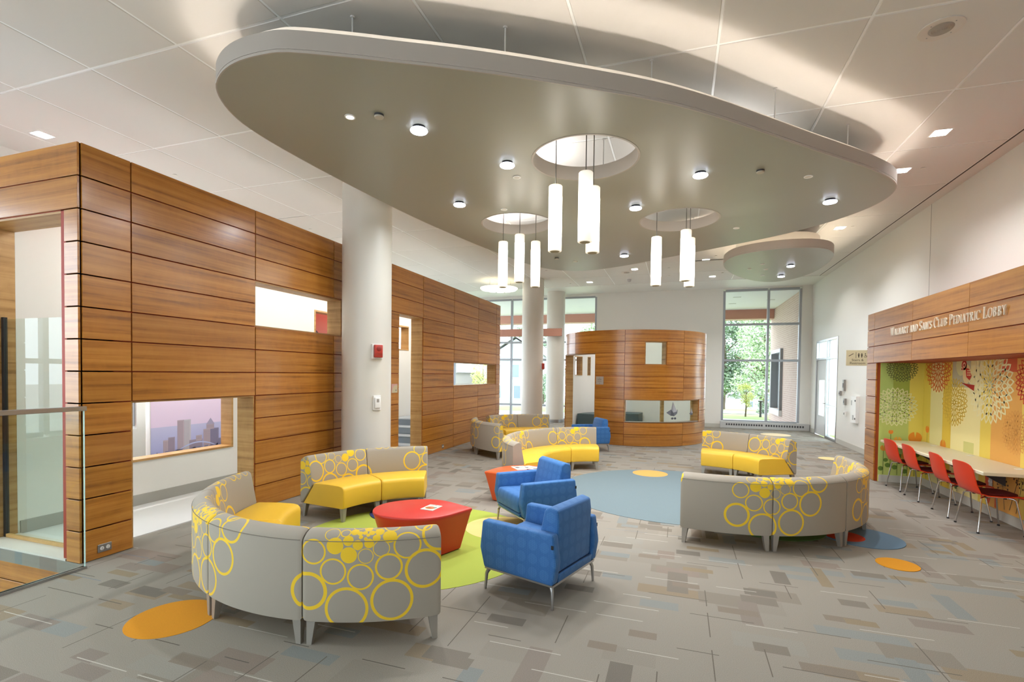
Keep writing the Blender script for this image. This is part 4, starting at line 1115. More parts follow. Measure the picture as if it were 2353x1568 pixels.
#@@KIOSK
# ================================================================= CURVED TIMBER BOOTH
KX, KY, KR = -1.285, 14.86, 1.968
bo = thing('curved_booth', 'round timber panelled booth with doorway and windows in front of the back wall', 'booth', (KX, KY, 0))
KE = [-183, -137.5, -91.3, -45.5, 0.2, 45.5, 91, 136, 177]
KOP = [(-165, -114.7, 0, 8), (-76.8, -60.5, 7, 9), (-91.3, -25, 2, 4), (144.5, 149, 6, 8), (158, 176, 6, 8)]
kc = sorted(set(KE + [v for o in KOP for v in o[:2]]))
RB = KR - 0.022
KCORE = plain('booth_lining', (232, 230, 224), 0.6)
for a, b2 in zip(kc[:-1], kc[1:]):
    rows = [r for r in range(10) if not any(o[0] - 1e-4 <= a and b2 <= o[1] + 1e-4 and o[2] <= r < o[3] for o in KOP)]
    s = 0
    while s < len(rows):
        e = s
        while e + 1 < len(rows) and rows[e + 1] == rows[e] + 1: e += 1
        z0, z1 = rows[s] * ROW, (rows[e] + 1) * ROW
        ob('backing', sector_mesh('backing', RB - 0.10, RB, a, b2, z0, z1, CORE), bo)
        ob('lining', sector_mesh('lining', RB - 0.20, RB - 0.1005, a, b2, z0, z1, KCORE), bo)
        s = e + 1
dg = math.degrees(0.0045 / KR)
for a, b2 in zip(KE[:-1], KE[1:]):
    for r in range(10):
        segs = [(a, b2)]
        for o in KOP:
            if o[2] <= r < o[3]:
                ns = []
                for p, q2 in segs:
                    if o[1] <= p + 1e-4 or o[0] >= q2 - 1e-4: ns.append((p, q2)); continue
                    if o[0] > p + 1e-4: ns.append((p, o[0]))
                    if o[1] < q2 - 1e-4: ns.append((o[1], q2))
                segs = ns
        for p, q2 in segs:
            if q2 - p < 0.3: continue
            ob('wood_panel', sector_mesh('wood_panel', RB + 0.0005, KR, p + dg, q2 - dg, r * ROW + 0.005, (r + 1) * ROW - (0.005 if r < 9 else 0), WOOD), bo)
for a0, a1, r0, r1 in KOP:
    z0, z1 = r0 * ROW, r1 * ROW
    w = math.degrees(0.02 / KR)
    for a in (a0, a1 - w): ob('oak_reveal', sector_mesh('oak_reveal', RB - 0.21, RB - 0.002, a, a + w, z0, z1, JAMB), bo)
    ob('oak_reveal', sector_mesh('oak_reveal', RB - 0.21, RB - 0.002, a0 + w, a1 - w, z1 - 0.02, z1, JAMB), bo)
    if r0: ob('oak_reveal', sector_mesh('oak_reveal', RB - 0.21, RB - 0.002, a0 + w, a1 - w, z0, z0 + 0.02, JAMB), bo)
gl = []
for a0, a1 in ((-89.5, -61.5), (-61.3, -47), (-46.8, -34), (-33.8, -26.5)):
    gl.append(ob('pane', sector_mesh('pane', RB - 0.115, RB - 0.105, a0, a1, 2 * ROW + 0.02, 4 * ROW - 0.02, GLASS), bo))
ob('pane', sector_mesh('pane', RB - 0.115, RB - 0.105, -76.0, -61.3, 7 * ROW + 0.02, 9 * ROW - 0.02, GLASS), bo)
ob('oak_mullion', sector_mesh('oak_mullion', RB - 0.19, RB - 0.12, -62.2, -59.8, 2 * ROW + 0.021, 4 * ROW - 0.021, JAMB), bo)
ob('steel_sill', sector_mesh('steel_sill', RB - 0.10, KR + 0.004, -90.6, -25.6, 2 * ROW + 0.0205, 2 * ROW + 0.028, ALU), bo)
# origami bird stickers on the booth glass (flat vinyl print)
ST = [plain('sticker_grey_%d' % k, c, 0.6) for k, c in enumerate([(120, 124, 132), (164, 168, 176), (196, 200, 206), (92, 96, 104)])]
BIRD = [([(-0.16, 0.02), (-0.02, 0.10), (-0.03, -0.06)], 0), ([(-0.02, 0.10), (0.03, 0.30), (0.05, 0.02)], 1), ([(0.03, 0.30), (0.16, 0.05), (0.05, 0.02)], 2), ([(-0.03, -0.06), (-0.02, 0.10), (0.05, 0.02), (0.08, -0.07)], 3), ([(0.08, -0.07), (0.05, 0.02), (0.19, 0.10), (0.17, -0.01)], 0), ([(0.16, 0.05), (0.19, 0.10), (0.10, 0.03)], 2)]
def sticker(ac, zc, sc, parts, nm, lab, rr=RB - 0.1035):
    t = thing(nm, lab, 'sticker', (KX, KY, 0))
    for P, k in parts:
        ob('paper_facet', flat_mesh('paper_facet', [P], lambda u, v: (rr * math.cos(R_(ac) + u * sc / rr), rr * math.sin(R_(ac) + u * sc / rr), zc + v * sc), ST[k]), t)
GLS = [(circle(-0.07, 0, 0.06, 16, 0.045), 3), (circle(0.07, 0, 0.06, 16, 0.045), 3), ([(-0.02, 0.005), (0.02, 0.005), (0.02, 0.02), (-0.02, 0.02)], 3)]
sticker(-49.0 - 4, 0.83, 1.0, BIRD, 'origami_sticker', 'grey origami boat bird sticker on the booth low window')
sticker(-51.0, 0.70, 0.62, GLS, 'spectacles_sticker', 'small dark spectacles sticker below the origami bird on the booth glass')
sticker(-30.5, 0.80, 0.55, BIRD, 'origami_sticker', 'small grey origami sticker at the right end of the booth glass')
# bench and screen wall inside the booth
t = thing('curved_bench', 'dark teal curved bench inside the round booth', 'bench', (KX, KY, 0))
ob('bench_body', sector_mesh('bench_body', 0.95, RB - 0.26, 84, 172, 0.0, 0.60, plain('teal_upholstery', (72, 90, 92), 0.6)), t)
t = thing('plaque', 'small brushed metal plaque beside the booth doorway', 'sign', (KX, KY, 0))
ob('plate', sector_mesh('plate', KR + 0.001, KR + 0.008, -113.6, -107.2, 1.545, 1.755, plain('plaque_metal', (186, 180, 170), 0.35, 0.3), 2), t)
for k, (w, z) in enumerate(((1.0, 1.71), (2.6, 1.68), (2.2, 1.665), (2.4, 1.62), (0.6, 1.575))):
    ob('text_line', sector_mesh('text_line', KR + 0.0085, KR + 0.009, -110.4 - w / 1.5, -110.4 + w / 1.5, z, z + 0.006, DGREY, 2), t)

# ================================================================= MURAL IN THE NICHE (flat print on the niche walls)
def FB(d): return lambda u, v: (XNB - d, u, v)              # back wall: u = y
def FS(d): return lambda u, v: (u, 10.25 - d, v)            # side wall: u = x
def flat(rgb):
    rgb = tuple(min(250, int(c * 1.06)) for c in rgb)
    return plain('ink_%d_%d_%d' % rgb, rgb, 0.55)
mb = struct(ob('wall_mural', boxes_mesh('wall_mural', [((XNB, 4.31, 0.0), (XNB + 0.0095, 10.25, 7 * ROW - 0.001))], flat((236, 214, 120)))))
ms = struct(ob('wall_mural_side', boxes_mesh('wall_mural_side', [((XN + 0.0605, 10.25, 0.0), (XNB - 0.001, 10.2615, 7 * ROW - 0.001))], flat((206, 206, 110)))))
def rect(a, b2, c, d): return [(a, c), (b2, c), (b2, d), (a, d)]
def pr_(par, fn, polys, rgb, nm): ob(nm, flat_mesh(nm, polys, fn, flat(rgb)), par)
ZT = 7 * ROW - 0.002
for y0, y1, rgb in ((10.25, 10.0, (216, 196, 84)), (10.0, 9.59, (222, 214, 150)), (9.59, 9.33, (222, 190, 70)), (9.33, 8.55, (238, 224, 160)), (8.55, 8.30, (230, 204, 92)), (8.30, 7.68, (226, 168, 84)), (7.68, 7.42, (234, 204, 100)), (7.42, 6.7, (214, 130, 60)), (6.7, 5.6, (226, 168, 84)), (5.6, 4.32, (240, 214, 130))):
    pr_(mb, FB(0.0012), [rect(y0, y1, 0.12, ZT)], rgb, 'mural_stripe')
pr_(mb, FB(0.0018), [rect(8.11, 7.80, 1.90, ZT)], (206, 92, 54), 'mural_block')
pr_(mb, FB(0.0018), [rect(8.96, 8.69, 0.745, 0.90)], (208, 204, 130), 'mural_block')
for x0, x1, rgb in ((XN + 0.062, 3.50, (166, 186, 104)), (3.50, 3.736, (152, 168, 74)), (3.736, XNB - 0.002, (216, 200, 92))):
    pr_(ms, FS(0.0012), [rect(x0, x1, 0.12, ZT)], rgb, 'mural_stripe')
pr_(ms, FS(0.0016), [rect(XN + 0.062, 3.736, 0.12, 1.12)], (178, 190, 104), 'mural_ground')
def leafpts(r0, L_, W_, a, n=7):
    top = []; bot = []
    for i in range(n + 1):
        t = i / n; w = W_ * math.sin(PI * t ** 0.85) ** 1.0
        top.append((r0 + L_ * t, w)); bot.append((r0 + L_ * t, -w))
    P = top + bot[-2:0:-1]
    return [(x * math.cos(a) - y * math.sin(a), x * math.sin(a) + y * math.cos(a)) for x, y in P]
def flower(cx, cy, R, fn, rgb, par, zlim=(0.13, ZT), xlim=None, rings=4, seed=0):
    V, F = [], []
    rnd = random.Random(seed)
    for k in range(rings):
        r0 = R * (0.04 + 0.24 * k); n = 10 + 6 * k; L_ = R * 0.33; W_ = 2 * PI * (r0 + L_ * 0.5) / n * 0.5
        for i in range(n):
            a = 2 * PI * (i + 0.5 * (k % 2)) / n
            A = leafpts(r0, L_, W_, a); c = (sum(p[0] for p in A) / len(A), sum(p[1] for p in A) / len(A))
            B = [(c[0] + (p[0] - c[0]) * 0.55, c[1] + (p[1] - c[1]) * 0.55) for p in A]
            m = len(A); o_ = len(V)
            cl = lambda p: (min(max(cx + p[0], xlim[0]), xlim[1]) if xlim else cx + p[0], min(max(cy + p[1], zlim[0]), zlim[1]))
            V += [fn(*cl(p)) for p in A] + [fn(*cl(p)) for p in B]
            F += [[o_ + j, o_ + (j + 1) % m, o_ + m + (j + 1) % m, o_ + m + j] for j in range(m)]
    ob('printed_flower', mesh('printed_flower', V, F, flat(rgb)), par)
flower(3.62, 1.97, 0.215, FS(0.002), (100, 110, 62), ms, xlim=(XN + 0.065, XNB - 0.003), seed=1)
flower(3.53, 1.31, 0.31, FS(0.002), (214, 216, 162), ms, xlim=(XN + 0.065, XNB - 0.003), seed=2)
flower(9.77, 2.0, 0.39, FB(0.0022), (216, 112, 52), mb, seed=3)
flower(9.25, 1.45, 0.34, FB(0.0022), (214, 180, 66), mb, seed=4)
flower(8.36, 1.72, 0.48, FB(0.0024), (240, 228, 176), mb, seed=5)
flower(7.48, 1.80, 0.32, FB(0.0026), (206, 70, 36), mb, seed=6)
flower(7.78, 1.15, 0.26, FB(0.0022), (220, 158, 80), mb, seed=7)
flower(6.2, 1.4, 0.6, FB(0.0022), (244, 226, 150), mb, seed=8)
# round-headed flowers on thin stems
def bloom(par, fn, u, v, r, rgb, stem_to, leaf=True, sgn=1):
    pr_(par, fn, [[(u + 0.1 * r * (1 if k < 2 else -1) * 0 + r * math.cos(a), v + r * math.sin(a)) for a in [R_(100 + i * 340 / 24) for i in range(25)]] + [(u, v)]], rgb, 'printed_bloom')
    pr_(par, fn, [rect(u - 0.005, u + 0.005, stem_to, v - r)], (104, 120, 58), 'printed_stem')
    if leaf: pr_(par, fn, [circle(u + sgn * 0.035, stem_to + (v - stem_to) * 0.55, 0.035, 16), circle(u - sgn * 0.035, stem_to + (v - stem_to) * 0.22, 0.04, 16)], (96, 124, 48), 'printed_leaf')
k = 0
for u, v, r, rgb in ((3.384, 0.587, 0.05, (214, 140, 44)), (3.485, 0.873, 0.036, (226, 130, 42)), (3.588, 0.735, 0.06, (228, 168, 66)), (3.835, 0.79, 0.098, (222, 138, 40)), (3.733, 0.46, 0.09, (214, 152, 60))):
    bloom(ms, FS(0.0024 + 0.0002 * k), u, v, r, rgb, 0.13); k += 1
for u, v, r, rgb in ((10.08, 0.957, 0.06, (226, 130, 42)), (9.55, 0.76, 0.09, (222, 138, 40)), (9.1, 0.45, 0.1, (214, 152, 60)), (8.3, 0.4, 0.1, (220, 150, 60))):
    bloom(mb, FB(0.0024), u, v, r, rgb, 0.13, True, -1)
# bird on a branch
BY, BZ = 8.98, 1.90
OB_ = pr_
def pr_(par, fn, polys, rgb, nm, c=(8.98, 1.90), k=0.82):
    OB_(par, fn, [[(c[0] + (u - c[0]) * k, c[1] + (v - c[1]) * k) for u, v in P] for P in polys], rgb, nm)
br = FB(0.003); b3 = FB(0.0034); b4 = FB(0.0038); b5 = FB(0.0042)
pr_(mb, FB(0.0026), [circle(BY + 0.14, BZ + 0.14, 0.16, 28, 0.2)], (212, 206, 150), 'mural_moon')
OB_(mb, FB(0.0021), [rect(9.33, 8.83, 1.68, ZT)], (186, 180, 150), 'mural_block')
pr_(mb, br, [circle(BY - 0.06, BZ - 0.03, 0.13, 28, 0.17)], (232, 206, 150), 'bird_body')
pr_(mb, br, [circle(BY + 0.03, BZ + 0.13, 0.085, 24, 0.09)], (176, 30, 26), 'bird_head')
pr_(mb, b3, [circle(BY + 0.03, BZ + 0.13, 0.05, 20), circle(BY + 0.10, BZ + 0.06, 0.035, 20)], (236, 190, 160), 'bird_eye')
pr_(mb, b4, [circle(BY + 0.03, BZ + 0.13, 0.028, 16), circle(BY + 0.10, BZ + 0.06, 0.018, 16)], (150, 26, 26), 'bird_pupil')
pr_(mb, b3, [[(BY - 0.02, BZ + 0.08), (BY - 0.14, BZ + 0.06), (BY - 0.22, BZ - 0.06), (BY - 0.16, BZ - 0.14), (BY - 0.05, BZ - 0.08)]], (200, 44, 34), 'bird_wing')
for i in range(4):
    for j in range(3): pr_(mb, b4, [rect(BY - 0.08 - 0.03 * i, BY - 0.10 - 0.03 * i, BZ + 0.02 - 0.04 * j, BZ + 0.045 - 0.04 * j)], (240, 214, 160), 'wing_feather')
pr_(mb, br, [[(BY + 0.12, BZ - 0.18), (BY - 0.3, BZ - 0.32), (BY - 0.32, BZ - 0.22), (BY - 0.05, BZ - 0.2)]], (170, 30, 24), 'mural_branch')
pr_ = OB_
# fox-red figure and seed heads below the desk level
FX = 0.80
pr_(mb, br, [[(FX + u, v) for u, v in P] for P in ([(7.62, 0.66), (7.45, 0.66), (7.40, 0.5), (7.46, 0.2), (7.5, 0.13), (7.54, 0.13), (7.56, 0.3)], rect(7.68, 7.64, 0.13, 0.36), rect(7.36, 7.33, 0.13, 0.36))], (214, 84, 52), 'mural_fawn')
pr_(mb, b3, [circle(FX + 7.52, 0.60, 0.03, 16)], (240, 230, 200), 'mural_fawn_eye'); pr_(mb, b4, [circle(FX + 7.52, 0.60, 0.016, 12)], (40, 30, 26), 'mural_fawn_pupil')
for (u, v, L_, a) in ((7.85, 0.17, 0.48, 110), (7.72, 0.16, 0.42, 104), (7.95, 0.15, 0.3, 80), (7.3, 0.2, 0.45, 95)):
    polys = []
    ex, ez = u + L_ * math.cos(R_(a)), v + L_ * math.sin(R_(a))
    polys.append([(u - 0.006, v), (u + 0.006, v), (ex + 0.004, ez), (ex - 0.004, ez)])
    for i in range(11):
        a2 = R_(i * 33); px, pz = ex + 0.11 * math.cos(a2), ez + 0.09 * math.sin(a2)
        if pz < 0.69: polys += [circle(px, pz, 0.014, 8), [(ex, ez - 0.002), (ex, ez + 0.002), (px, pz + 0.002), (px, pz - 0.002)]]
    pr_(mb, b3, polys, (96, 66, 40), 'printed_seed_head')

# ================================================================= RAISED LETTERING
GLY = {}
def glyph(ch):
    """serif capitals as overlapping polygons in a unit-height box; returns polys, width"""
    P = []
    T, H = 0.105, 0.045
    q = lambda a, b2, w: P.append([(a[0] - w / 2, a[1]), (a[0] + w / 2, a[1]), (b2[0] + w / 2, b2[1]), (b2[0] - w / 2, b2[1])])
    sf = lambda x, y, w=0.3: P.append([(x - w * .38, y), (x + w * .38, y), (x + w * .38, y + 0.04), (x - w * .38, y + 0.04)])
    def stem(x, w=T, y0=0.0, y1=1.0, b=True, t=True):
        q((x, y0), (x, y1), w)
        if b: sf(x, y0, w + 0.17)
        if t: sf(x, y1 - 0.05, w + 0.17)
    bar = lambda x0, x1, y, h_=H: P.append([(x0, y), (x1, y), (x1, y + h_), (x0, y + h_)])
    def arc(cx, cy, rx, ry, a0, a1, w0=H, w1=T, n=18):
        for i in range(n):
            pts = []
            for j in (i, i + 1):
                a = R_(a0 + (a1 - a0) * j / n); w = w0 + (w1 - w0) * abs(math.cos(a))
                pts.append(((cx + rx * math.cos(a), cy + ry * math.sin(a)), (cx + (rx - w) * math.cos(a), cy + (ry - H) * math.sin(a))))
            P.append([pts[0][0], pts[1][0], pts[1][1], pts[0][1]])
    w = 0.7
    if ch == 'I': stem(0.18); w = 0.36
    elif ch == 'L': stem(0.18); bar(0.1, 0.62, 0); q((0.60, 0.0), (0.62, 0.27), 0.05); w = 0.66
    elif ch == 'T': stem(0.36, t=False); bar(0.02, 0.70, 0.94); q((0.05, 0.76), (0.04, 1.0), 0.05); q((0.67, 0.76), (0.68, 1.0), 0.05); w = 0.72
    elif ch == 'E': stem(0.18); bar(0.1, 0.60, 0); bar(0.1, 0.58, 0.94); bar(0.2, 0.48, 0.49); q((0.58, 0), (0.62, 0.26), 0.05); q((0.56, 0.78), (0.57, 1.0), 0.05); q((0.47, 0.40), (0.47, 0.63), 0.04); w = 0.66
    elif ch == 'P': stem(0.18); arc(0.28, 0.73, 0.34, 0.27, -90, 90); bar(0.2, 0.3, 0.46); bar(0.2, 0.3, 0.935); w = 0.66
    elif ch == 'R': stem(0.18); arc(0.28, 0.74, 0.33, 0.26, -90, 90); bar(0.2, 0.3, 0.48); bar(0.2, 0.3, 0.935); q((0.66, 0.0), (0.36, 0.5), 0.125); sf(0.70, 0, 0.2); w = 0.78
    elif ch == 'B': stem(0.18); arc(0.28, 0.76, 0.30, 0.24, -90, 90); arc(0.28, 0.27, 0.36, 0.27, -90, 90); bar(0.2, 0.3, 0.0); bar(0.2, 0.3, 0.935); bar(0.2, 0.3, 0.48); w = 0.70
    elif ch == 'D': stem(0.18); arc(0.30, 0.5, 0.50, 0.5, -90, 90); bar(0.2, 0.32, 0); bar(0.2, 0.32, 0.935); w = 0.86
    elif ch == 'O': arc(0.43, 0.5, 0.42, 0.52, 0, 360, n=32); w = 0.88
    elif ch == 'C': arc(0.43, 0.5, 0.42, 0.52, 48, 312, n=26); q((0.71, 0.70), (0.72, 1.0), 0.06); w = 0.78
    elif ch == 'S': arc(0.30, 0.74, 0.24, 0.28, 30, 270, n=20); arc(0.30, 0.26, 0.26, 0.28, -150, 90, n=20); q((0.50, 0.76), (0.51, 1.0), 0.05); q((0.05, 0.0), (0.06, 0.24), 0.05); w = 0.6
    elif ch == 'U': q((0.18, 0.3), (0.18, 1.0), T); sf(0.18, 0.95); q((0.68, 0.3), (0.68, 1.0), 0.075); sf(0.68, 0.95, 0.24); arc(0.43, 0.32, 0.325, 0.34, 180, 360, H, 0.11); w = 0.84
    elif ch == 'N': q((0.14, 0), (0.14, 1), 0.07); sf(0.14, 0, 0.24); sf(0.10, 0.95, 0.2); q((0.68, 0), (0.16, 1), 0.12); q((0.68, 0), (0.68, 1), 0.07); sf(0.68, 0.95, 0.24); w = 0.82
    elif ch == 'A': q((0.10, 0), (0.40, 1), 0.07); q((0.66, 0), (0.37, 1), 0.12); bar(0.2, 0.56, 0.32, 0.055); sf(0.09, 0, 0.22); sf(0.67, 0, 0.28); w = 0.76
    elif ch == 'M': q((0.13, 0), (0.15, 1), 0.07); sf(0.13, 0, 0.24); sf(0.12, 0.95, 0.18); q((0.47, 0.02), (0.18, 1), 0.12); q((0.47, 0.02), (0.78, 1), 0.07); q((0.82, 0), (0.80, 1), 0.105); sf(0.82, 0, 0.3); sf(0.86, 0.95, 0.18); w = 0.98
    elif ch == 'W': q((0.30, 0), (0.09, 1), 0.11); q((0.30, 0), (0.52, 1), 0.065); q((0.72, 0), (0.50, 1), 0.11); q((0.72, 0), (0.93, 1), 0.065); sf(0.09, 0.95, 0.28); sf(0.51, 0.95, 0.28); sf(0.93, 0.95, 0.2); w = 1.02
    elif ch == 'Y': q((0.34, 0.45), (0.11, 1), 0.11); q((0.34, 0.45), (0.60, 1), 0.065); stem(0.35, y1=0.5, t=False); sf(0.11, 0.95, 0.28); sf(0.60, 0.95, 0.22); w = 0.70
    elif ch == "'": P.append([(0.07, 0.72), (0.11, 0.72), (0.16, 1.02), (0.04, 1.02)]); w = 0.2
    return P, w

def letter_mesh(ch, h_, depth, mat):
    k = (ch, h_)
    if k in GLY: return GLY[k]
    P, w = glyph(ch); V, F = [], []
    for j, p in enumerate(P):
        if sum(p[i - 1][0] * p[i][1] - p[i][0] * p[i - 1][1] for i in range(len(p))) < 0: p = p[::-1]
        n = len(V); m = len(p); d = depth + 0.00005 * j
        # written along local +x, height z, thickness towards -y
        V += [(x * h_, 0, z * h_) for x, z in p] + [(x * h_, -d, z * h_) for x, z in p]
        F += [[n + i for i in range(m)][::-1], [n + m + i for i in range(m)]] + [[n + i, n + (i + 1) % m, n + m + (i + 1) % m, n + m + i] for i in range(m)]
    GLY[k] = (mesh('letter', V, F, mat), w * h_)
    return GLY[k]
LET = plain('letter_satin', (240, 232, 214), 0.35, 0.2)
WORDS = [('W', 'ALMART'), ('', 'AND'), ('S', "AM'S"), ('C', 'LUB'), ('P', 'EDIATRIC'), ('L', 'OBBY')]
t = thing('wall_lettering', 'raised cream serif letters along the timber header above the mural niche', 'lettering', (XN - 0.012, 9.63, 2.487), R_(-90))
x = 0.0; HC, HS = 0.132, 0.104
seq = []
for c, rest in WORDS:
    for ch in c: seq.append((ch, HC))
    for ch in rest: seq.append((ch, HS))
    seq.append((' ', HS))
tot = sum((0.42 * hh if ch == ' ' else letter_mesh(ch, hh, 0.012, LET)[1] + 0.09 * hh) for ch, hh in seq[:-1])
sp = 3.03 / tot
for ch, hh in seq:
    if ch == ' ': x += 0.42 * hh * sp; continue
    me, w = letter_mesh(ch, hh, 0.012, LET)
    o = ob('letter', me, t, (x, 0, 0)); o.scale = (sp, 1, 1)
    x += (w + 0.09 * hh) * sp
#@@REST
# ================================================================= SIGNS AND WALL DEVICES
FNT = None
def text_mesh(s, size, mat, name='lettering'):
    cu = bpy.data.curves.new(name, 'FONT'); cu.body = s; cu.size = size; cu.align_x = 'CENTER'; cu.extrude = 0.0006
    o = bpy.data.objects.new(name, cu); COL.objects.link(o)
    dg_ = bpy.context.evaluated_depsgraph_get()
    me = bpy.data.meshes.new_from_object(o.evaluated_get(dg_))
    bpy.data.objects.remove(o); bpy.data.curves.remove(cu)
    me.materials.clear(); me.materials.append(mat)
    return me
# projecting-type wall sign on the right wall: local x runs towards the camera (-Y), local z up, faces -X
def wall_plate(nm, lab, cat, y, z, w, h_, mat, th=0.012, wallx=XR, group=None):
    t = thing(nm, lab, cat, (wallx, y, z), R_(-90), group)
    BOX('plate', (-w / 2, -th, -h_ / 2), (w / 2, -0.0005, h_ / 2), mat, t, 0.002)
    return t
SG = plain('sign_beige', (206, 194, 158), 0.5); SRD = plain('sign_red', (190, 92, 66), 0.5); SDK = plain('sign_dark', (70, 56, 44), 0.5)
t = thing('wall_sign', 'beige stairs and restroom sign with red edge beside the niche', 'sign', (XR - 0.25, 13.3, 2.27))
t.rotation_euler = (0, 0, 0)
BOX('plate', (-0.285, -0.012, -0.19), (0.215, 0.0, 0.165), SG, t, 0.003)
fn = lambda u, v: (u, -0.0128, v)
ob('red_edge', flat_mesh('red_edge', [[(0.214, -0.188), (0.214, 0.163), (0.115, 0.163), (0.15, 0.06), (0.155, -0.02), (0.15, -0.1), (0.125, -0.188)]], fn, SRD), t)
fn2 = lambda u, v: (u, -0.0133, v)
pict = [[(-0.245, 0.03), (-0.225, 0.025), (-0.135, 0.085), (-0.15, 0.09)], rect(-0.098, -0.09, -0.02, 0.12)]
for cx in (-0.04, 0.02): pict += [circle(cx, 0.085, 0.012, 10), [(cx - 0.02, 0.07), (cx + 0.02, 0.07), (cx + 0.012, 0.03), (cx + 0.008, -0.005), (cx - 0.008, -0.005), (cx - 0.012, 0.03)]]
pict += [circle(0.088, 0.085, 0.011, 10), [(0.08, 0.07), (0.092, 0.07), (0.094, 0.035), (0.118, 0.03), (0.118, 0.02), (0.084, 0.025)]] 
pict += [[(0.092 + 0.03 * math.cos(R_(a)), 0.022 + 0.03 * math.sin(R_(a))), (0.092 + 0.03 * math.cos(R_(a + 30)), 0.022 + 0.03 * math.sin(R_(a + 30))), (0.092 + 0.022 * math.cos(R_(a + 30)), 0.022 + 0.022 * math.sin(R_(a + 30))), (0.092 + 0.022 * math.cos(R_(a)), 0.022 + 0.022 * math.sin(R_(a)))] for a in range(150, 400, 30)]
ob('pictogram', flat_mesh('pictogram', pict, fn2, SDK), t)
for s_, z in (('Stairs &', -0.085), ('Restroom', -0.155)):
    ob('lettering', text_mesh(s_, 0.075, SDK), t, (-0.06, -0.0129, z), rot=(PI / 2, 0, 0))
BOX('bracket', (0.215, -0.01, -0.10), (0.25, -0.003, 0.08), ALU, t)
GP = plain('device_grey', (150, 146, 140), 0.4); WP = plain('device_white', (232, 230, 226), 0.4)
for y, z, w, h_, m, lab in ((15.28, 1.60, 0.11, 0.30, GP, 'tall grey switch plate on the right wall'), (15.60, 1.38, 0.11, 0.13, GP, 'small grey thermostat beside the glazed door'), (15.18, 1.17, 0.11, 0.17, GP, 'grey keypad plate on the right wall'), (15.13, 0.86, 0.09, 0.13, WP, 'small light switch low on the right wall')):
    t = wall_plate('switch_plate', lab, 'switch', y, z, w, h_, m, 0.05)
    BOX('button', (-w * 0.2, -0.056, -h_ * 0.2), (w * 0.2, -0.0505, h_ * 0.2), DGREY, t)
t = wall_plate('alarm_cabinet', 'white wall mounted alarm cabinet with two dark key locks', 'cabinet', 14.35, 1.02, 0.40, 0.66, WP, 0.07)
for z in (0.22, -0.22): ob('key_lock', lathe_mesh('key_lock', [(0.022, 0.0), (0.022, 0.012)], DGREY, 14), t, (0.15, -0.07, z), rot=(PI / 2, 0, 0))
BOX('display', (-0.16, -0.072, 0.10), (-0.09, -0.0705, 0.22), GP, t); BOX('instruction_label', (-0.05, -0.072, -0.26), (0.06, -0.0705, -0.14), GP, t)

# electrical outlets on the timber wall
def outlet(x, y, z, rz, lab, w=0.12, h_=0.075):
    t = thing('power_outlet', lab, 'outlet', (x, y, z), rz, 'steel outlets')
    BOX('plate', (-w / 2, -0.008, -h_ / 2), (w / 2, -0.0005, h_ / 2), ALU, t, 0.002)
    for s in (-1, 1):
        ob('socket', lathe_mesh('socket', [(0.018, 0), (0.017, 0.004)], WP, 16), t, (s * 0.026, -0.008, 0), rot=(PI / 2, 0, 0))
        for d in (-0.006, 0.006): BOX('slot', (s * 0.026 - 0.005, -0.0135, d - 0.0012), (s * 0.026 + 0.005, -0.0122, d + 0.0012), BLACK, t)
outlet(XL, 3.23, 0.095, R_(90), 'horizontal steel power outlet low on the timber corner')
outlet(XL, 10.38, 0.095, R_(90), 'small steel power outlet low on the far timber wall', 0.09, 0.09)
outlet(XNB - 0.004, 8.25, 0.45, R_(-90), 'wall outlet on the mural under the desk', 0.08, 0.12)
# room sign by the doorway
t = thing('room_sign', 'small cream room sign with pink arch left of the tall doorway', 'sign', (XL, 8.30, 1.49), R_(90))
BOX('plate', (-0.10, -0.010, -0.085), (0.10, -0.0005, 0.085), plain('sign_pink', (214, 168, 158), 0.5), t, 0.002)
ob('arch', flat_mesh('arch', [[(-0.095, -0.083), (0.098, -0.083), (0.098, 0.06)] + [(0.04 + 0.135 * math.cos(R_(a)), -0.083 + 0.145 * math.sin(R_(a))) for a in range(70, 181, 10)]], lambda u, v: (u, -0.0106, v), SG), t)
BOX('code_text', (0.02, -0.0115, -0.05), (0.07, -0.0108, -0.025), GP, t)

# alarm strobe and thermostat on the near column
def on_column(C, R, ang, z):
    return (C[0] + R * math.cos(R_(ang)), C[1] + R * math.sin(R_(ang)), z), R_(ang + 90)
REDD = plain('alarm_red', (176, 52, 38), 0.4)
def alarm(C, R, ang, z, lab):
    p, rz = on_column(C, R, ang, z)
    t = thing('alarm_strobe', lab, 'alarm', p, rz, 'red alarm strobes')
    BOX('back_plate', (-0.085, -0.03, -0.115), (0.085, 0.035, 0.105), WP, t, 0.003)
    hn = BOX('horn', (-0.065, -0.075, -0.095), (0.065, -0.0305, 0.095), REDD, t, 0.01, 2)
    ob('speaker_cone', lathe_mesh('speaker_cone', [(0.0, 0.004), (0.03, 0.004), (0.038, 0.0)], plain('alarm_dark_red', (140, 36, 28), 0.5), 20), hn, (-0.0 - hn.location.x, -0.076 - hn.location.y, 0.035 - hn.location.z), rot=(PI / 2, 0, 0))
    BOX('strobe_lens', (-0.05, -0.115, -0.07), (0.05, -0.0755, -0.03), glass('lens_glass', (0.95, 0.95, 0.95)), t, 0.008, 2)
alarm(C1, 0.37, -32, 2.11, 'red alarm strobe on the thick near column')
alarm(C2, 0.35, -12, 2.05, 'dark red alarm on the side of the slim column')
p, rz = on_column(C1, 0.37, -32, 1.335)
t = thing('thermostat', 'white thermostat below the alarm on the thick column', 'thermostat', p, rz)
BOX('back_plate', (-0.06, -0.025, -0.11), (0.06, 0.03, 0.11), WP, t, 0.003)
BOX('dial_cover', (-0.045, -0.05, -0.075), (0.045, -0.0255, 0.085), WP, t, 0.006, 2)
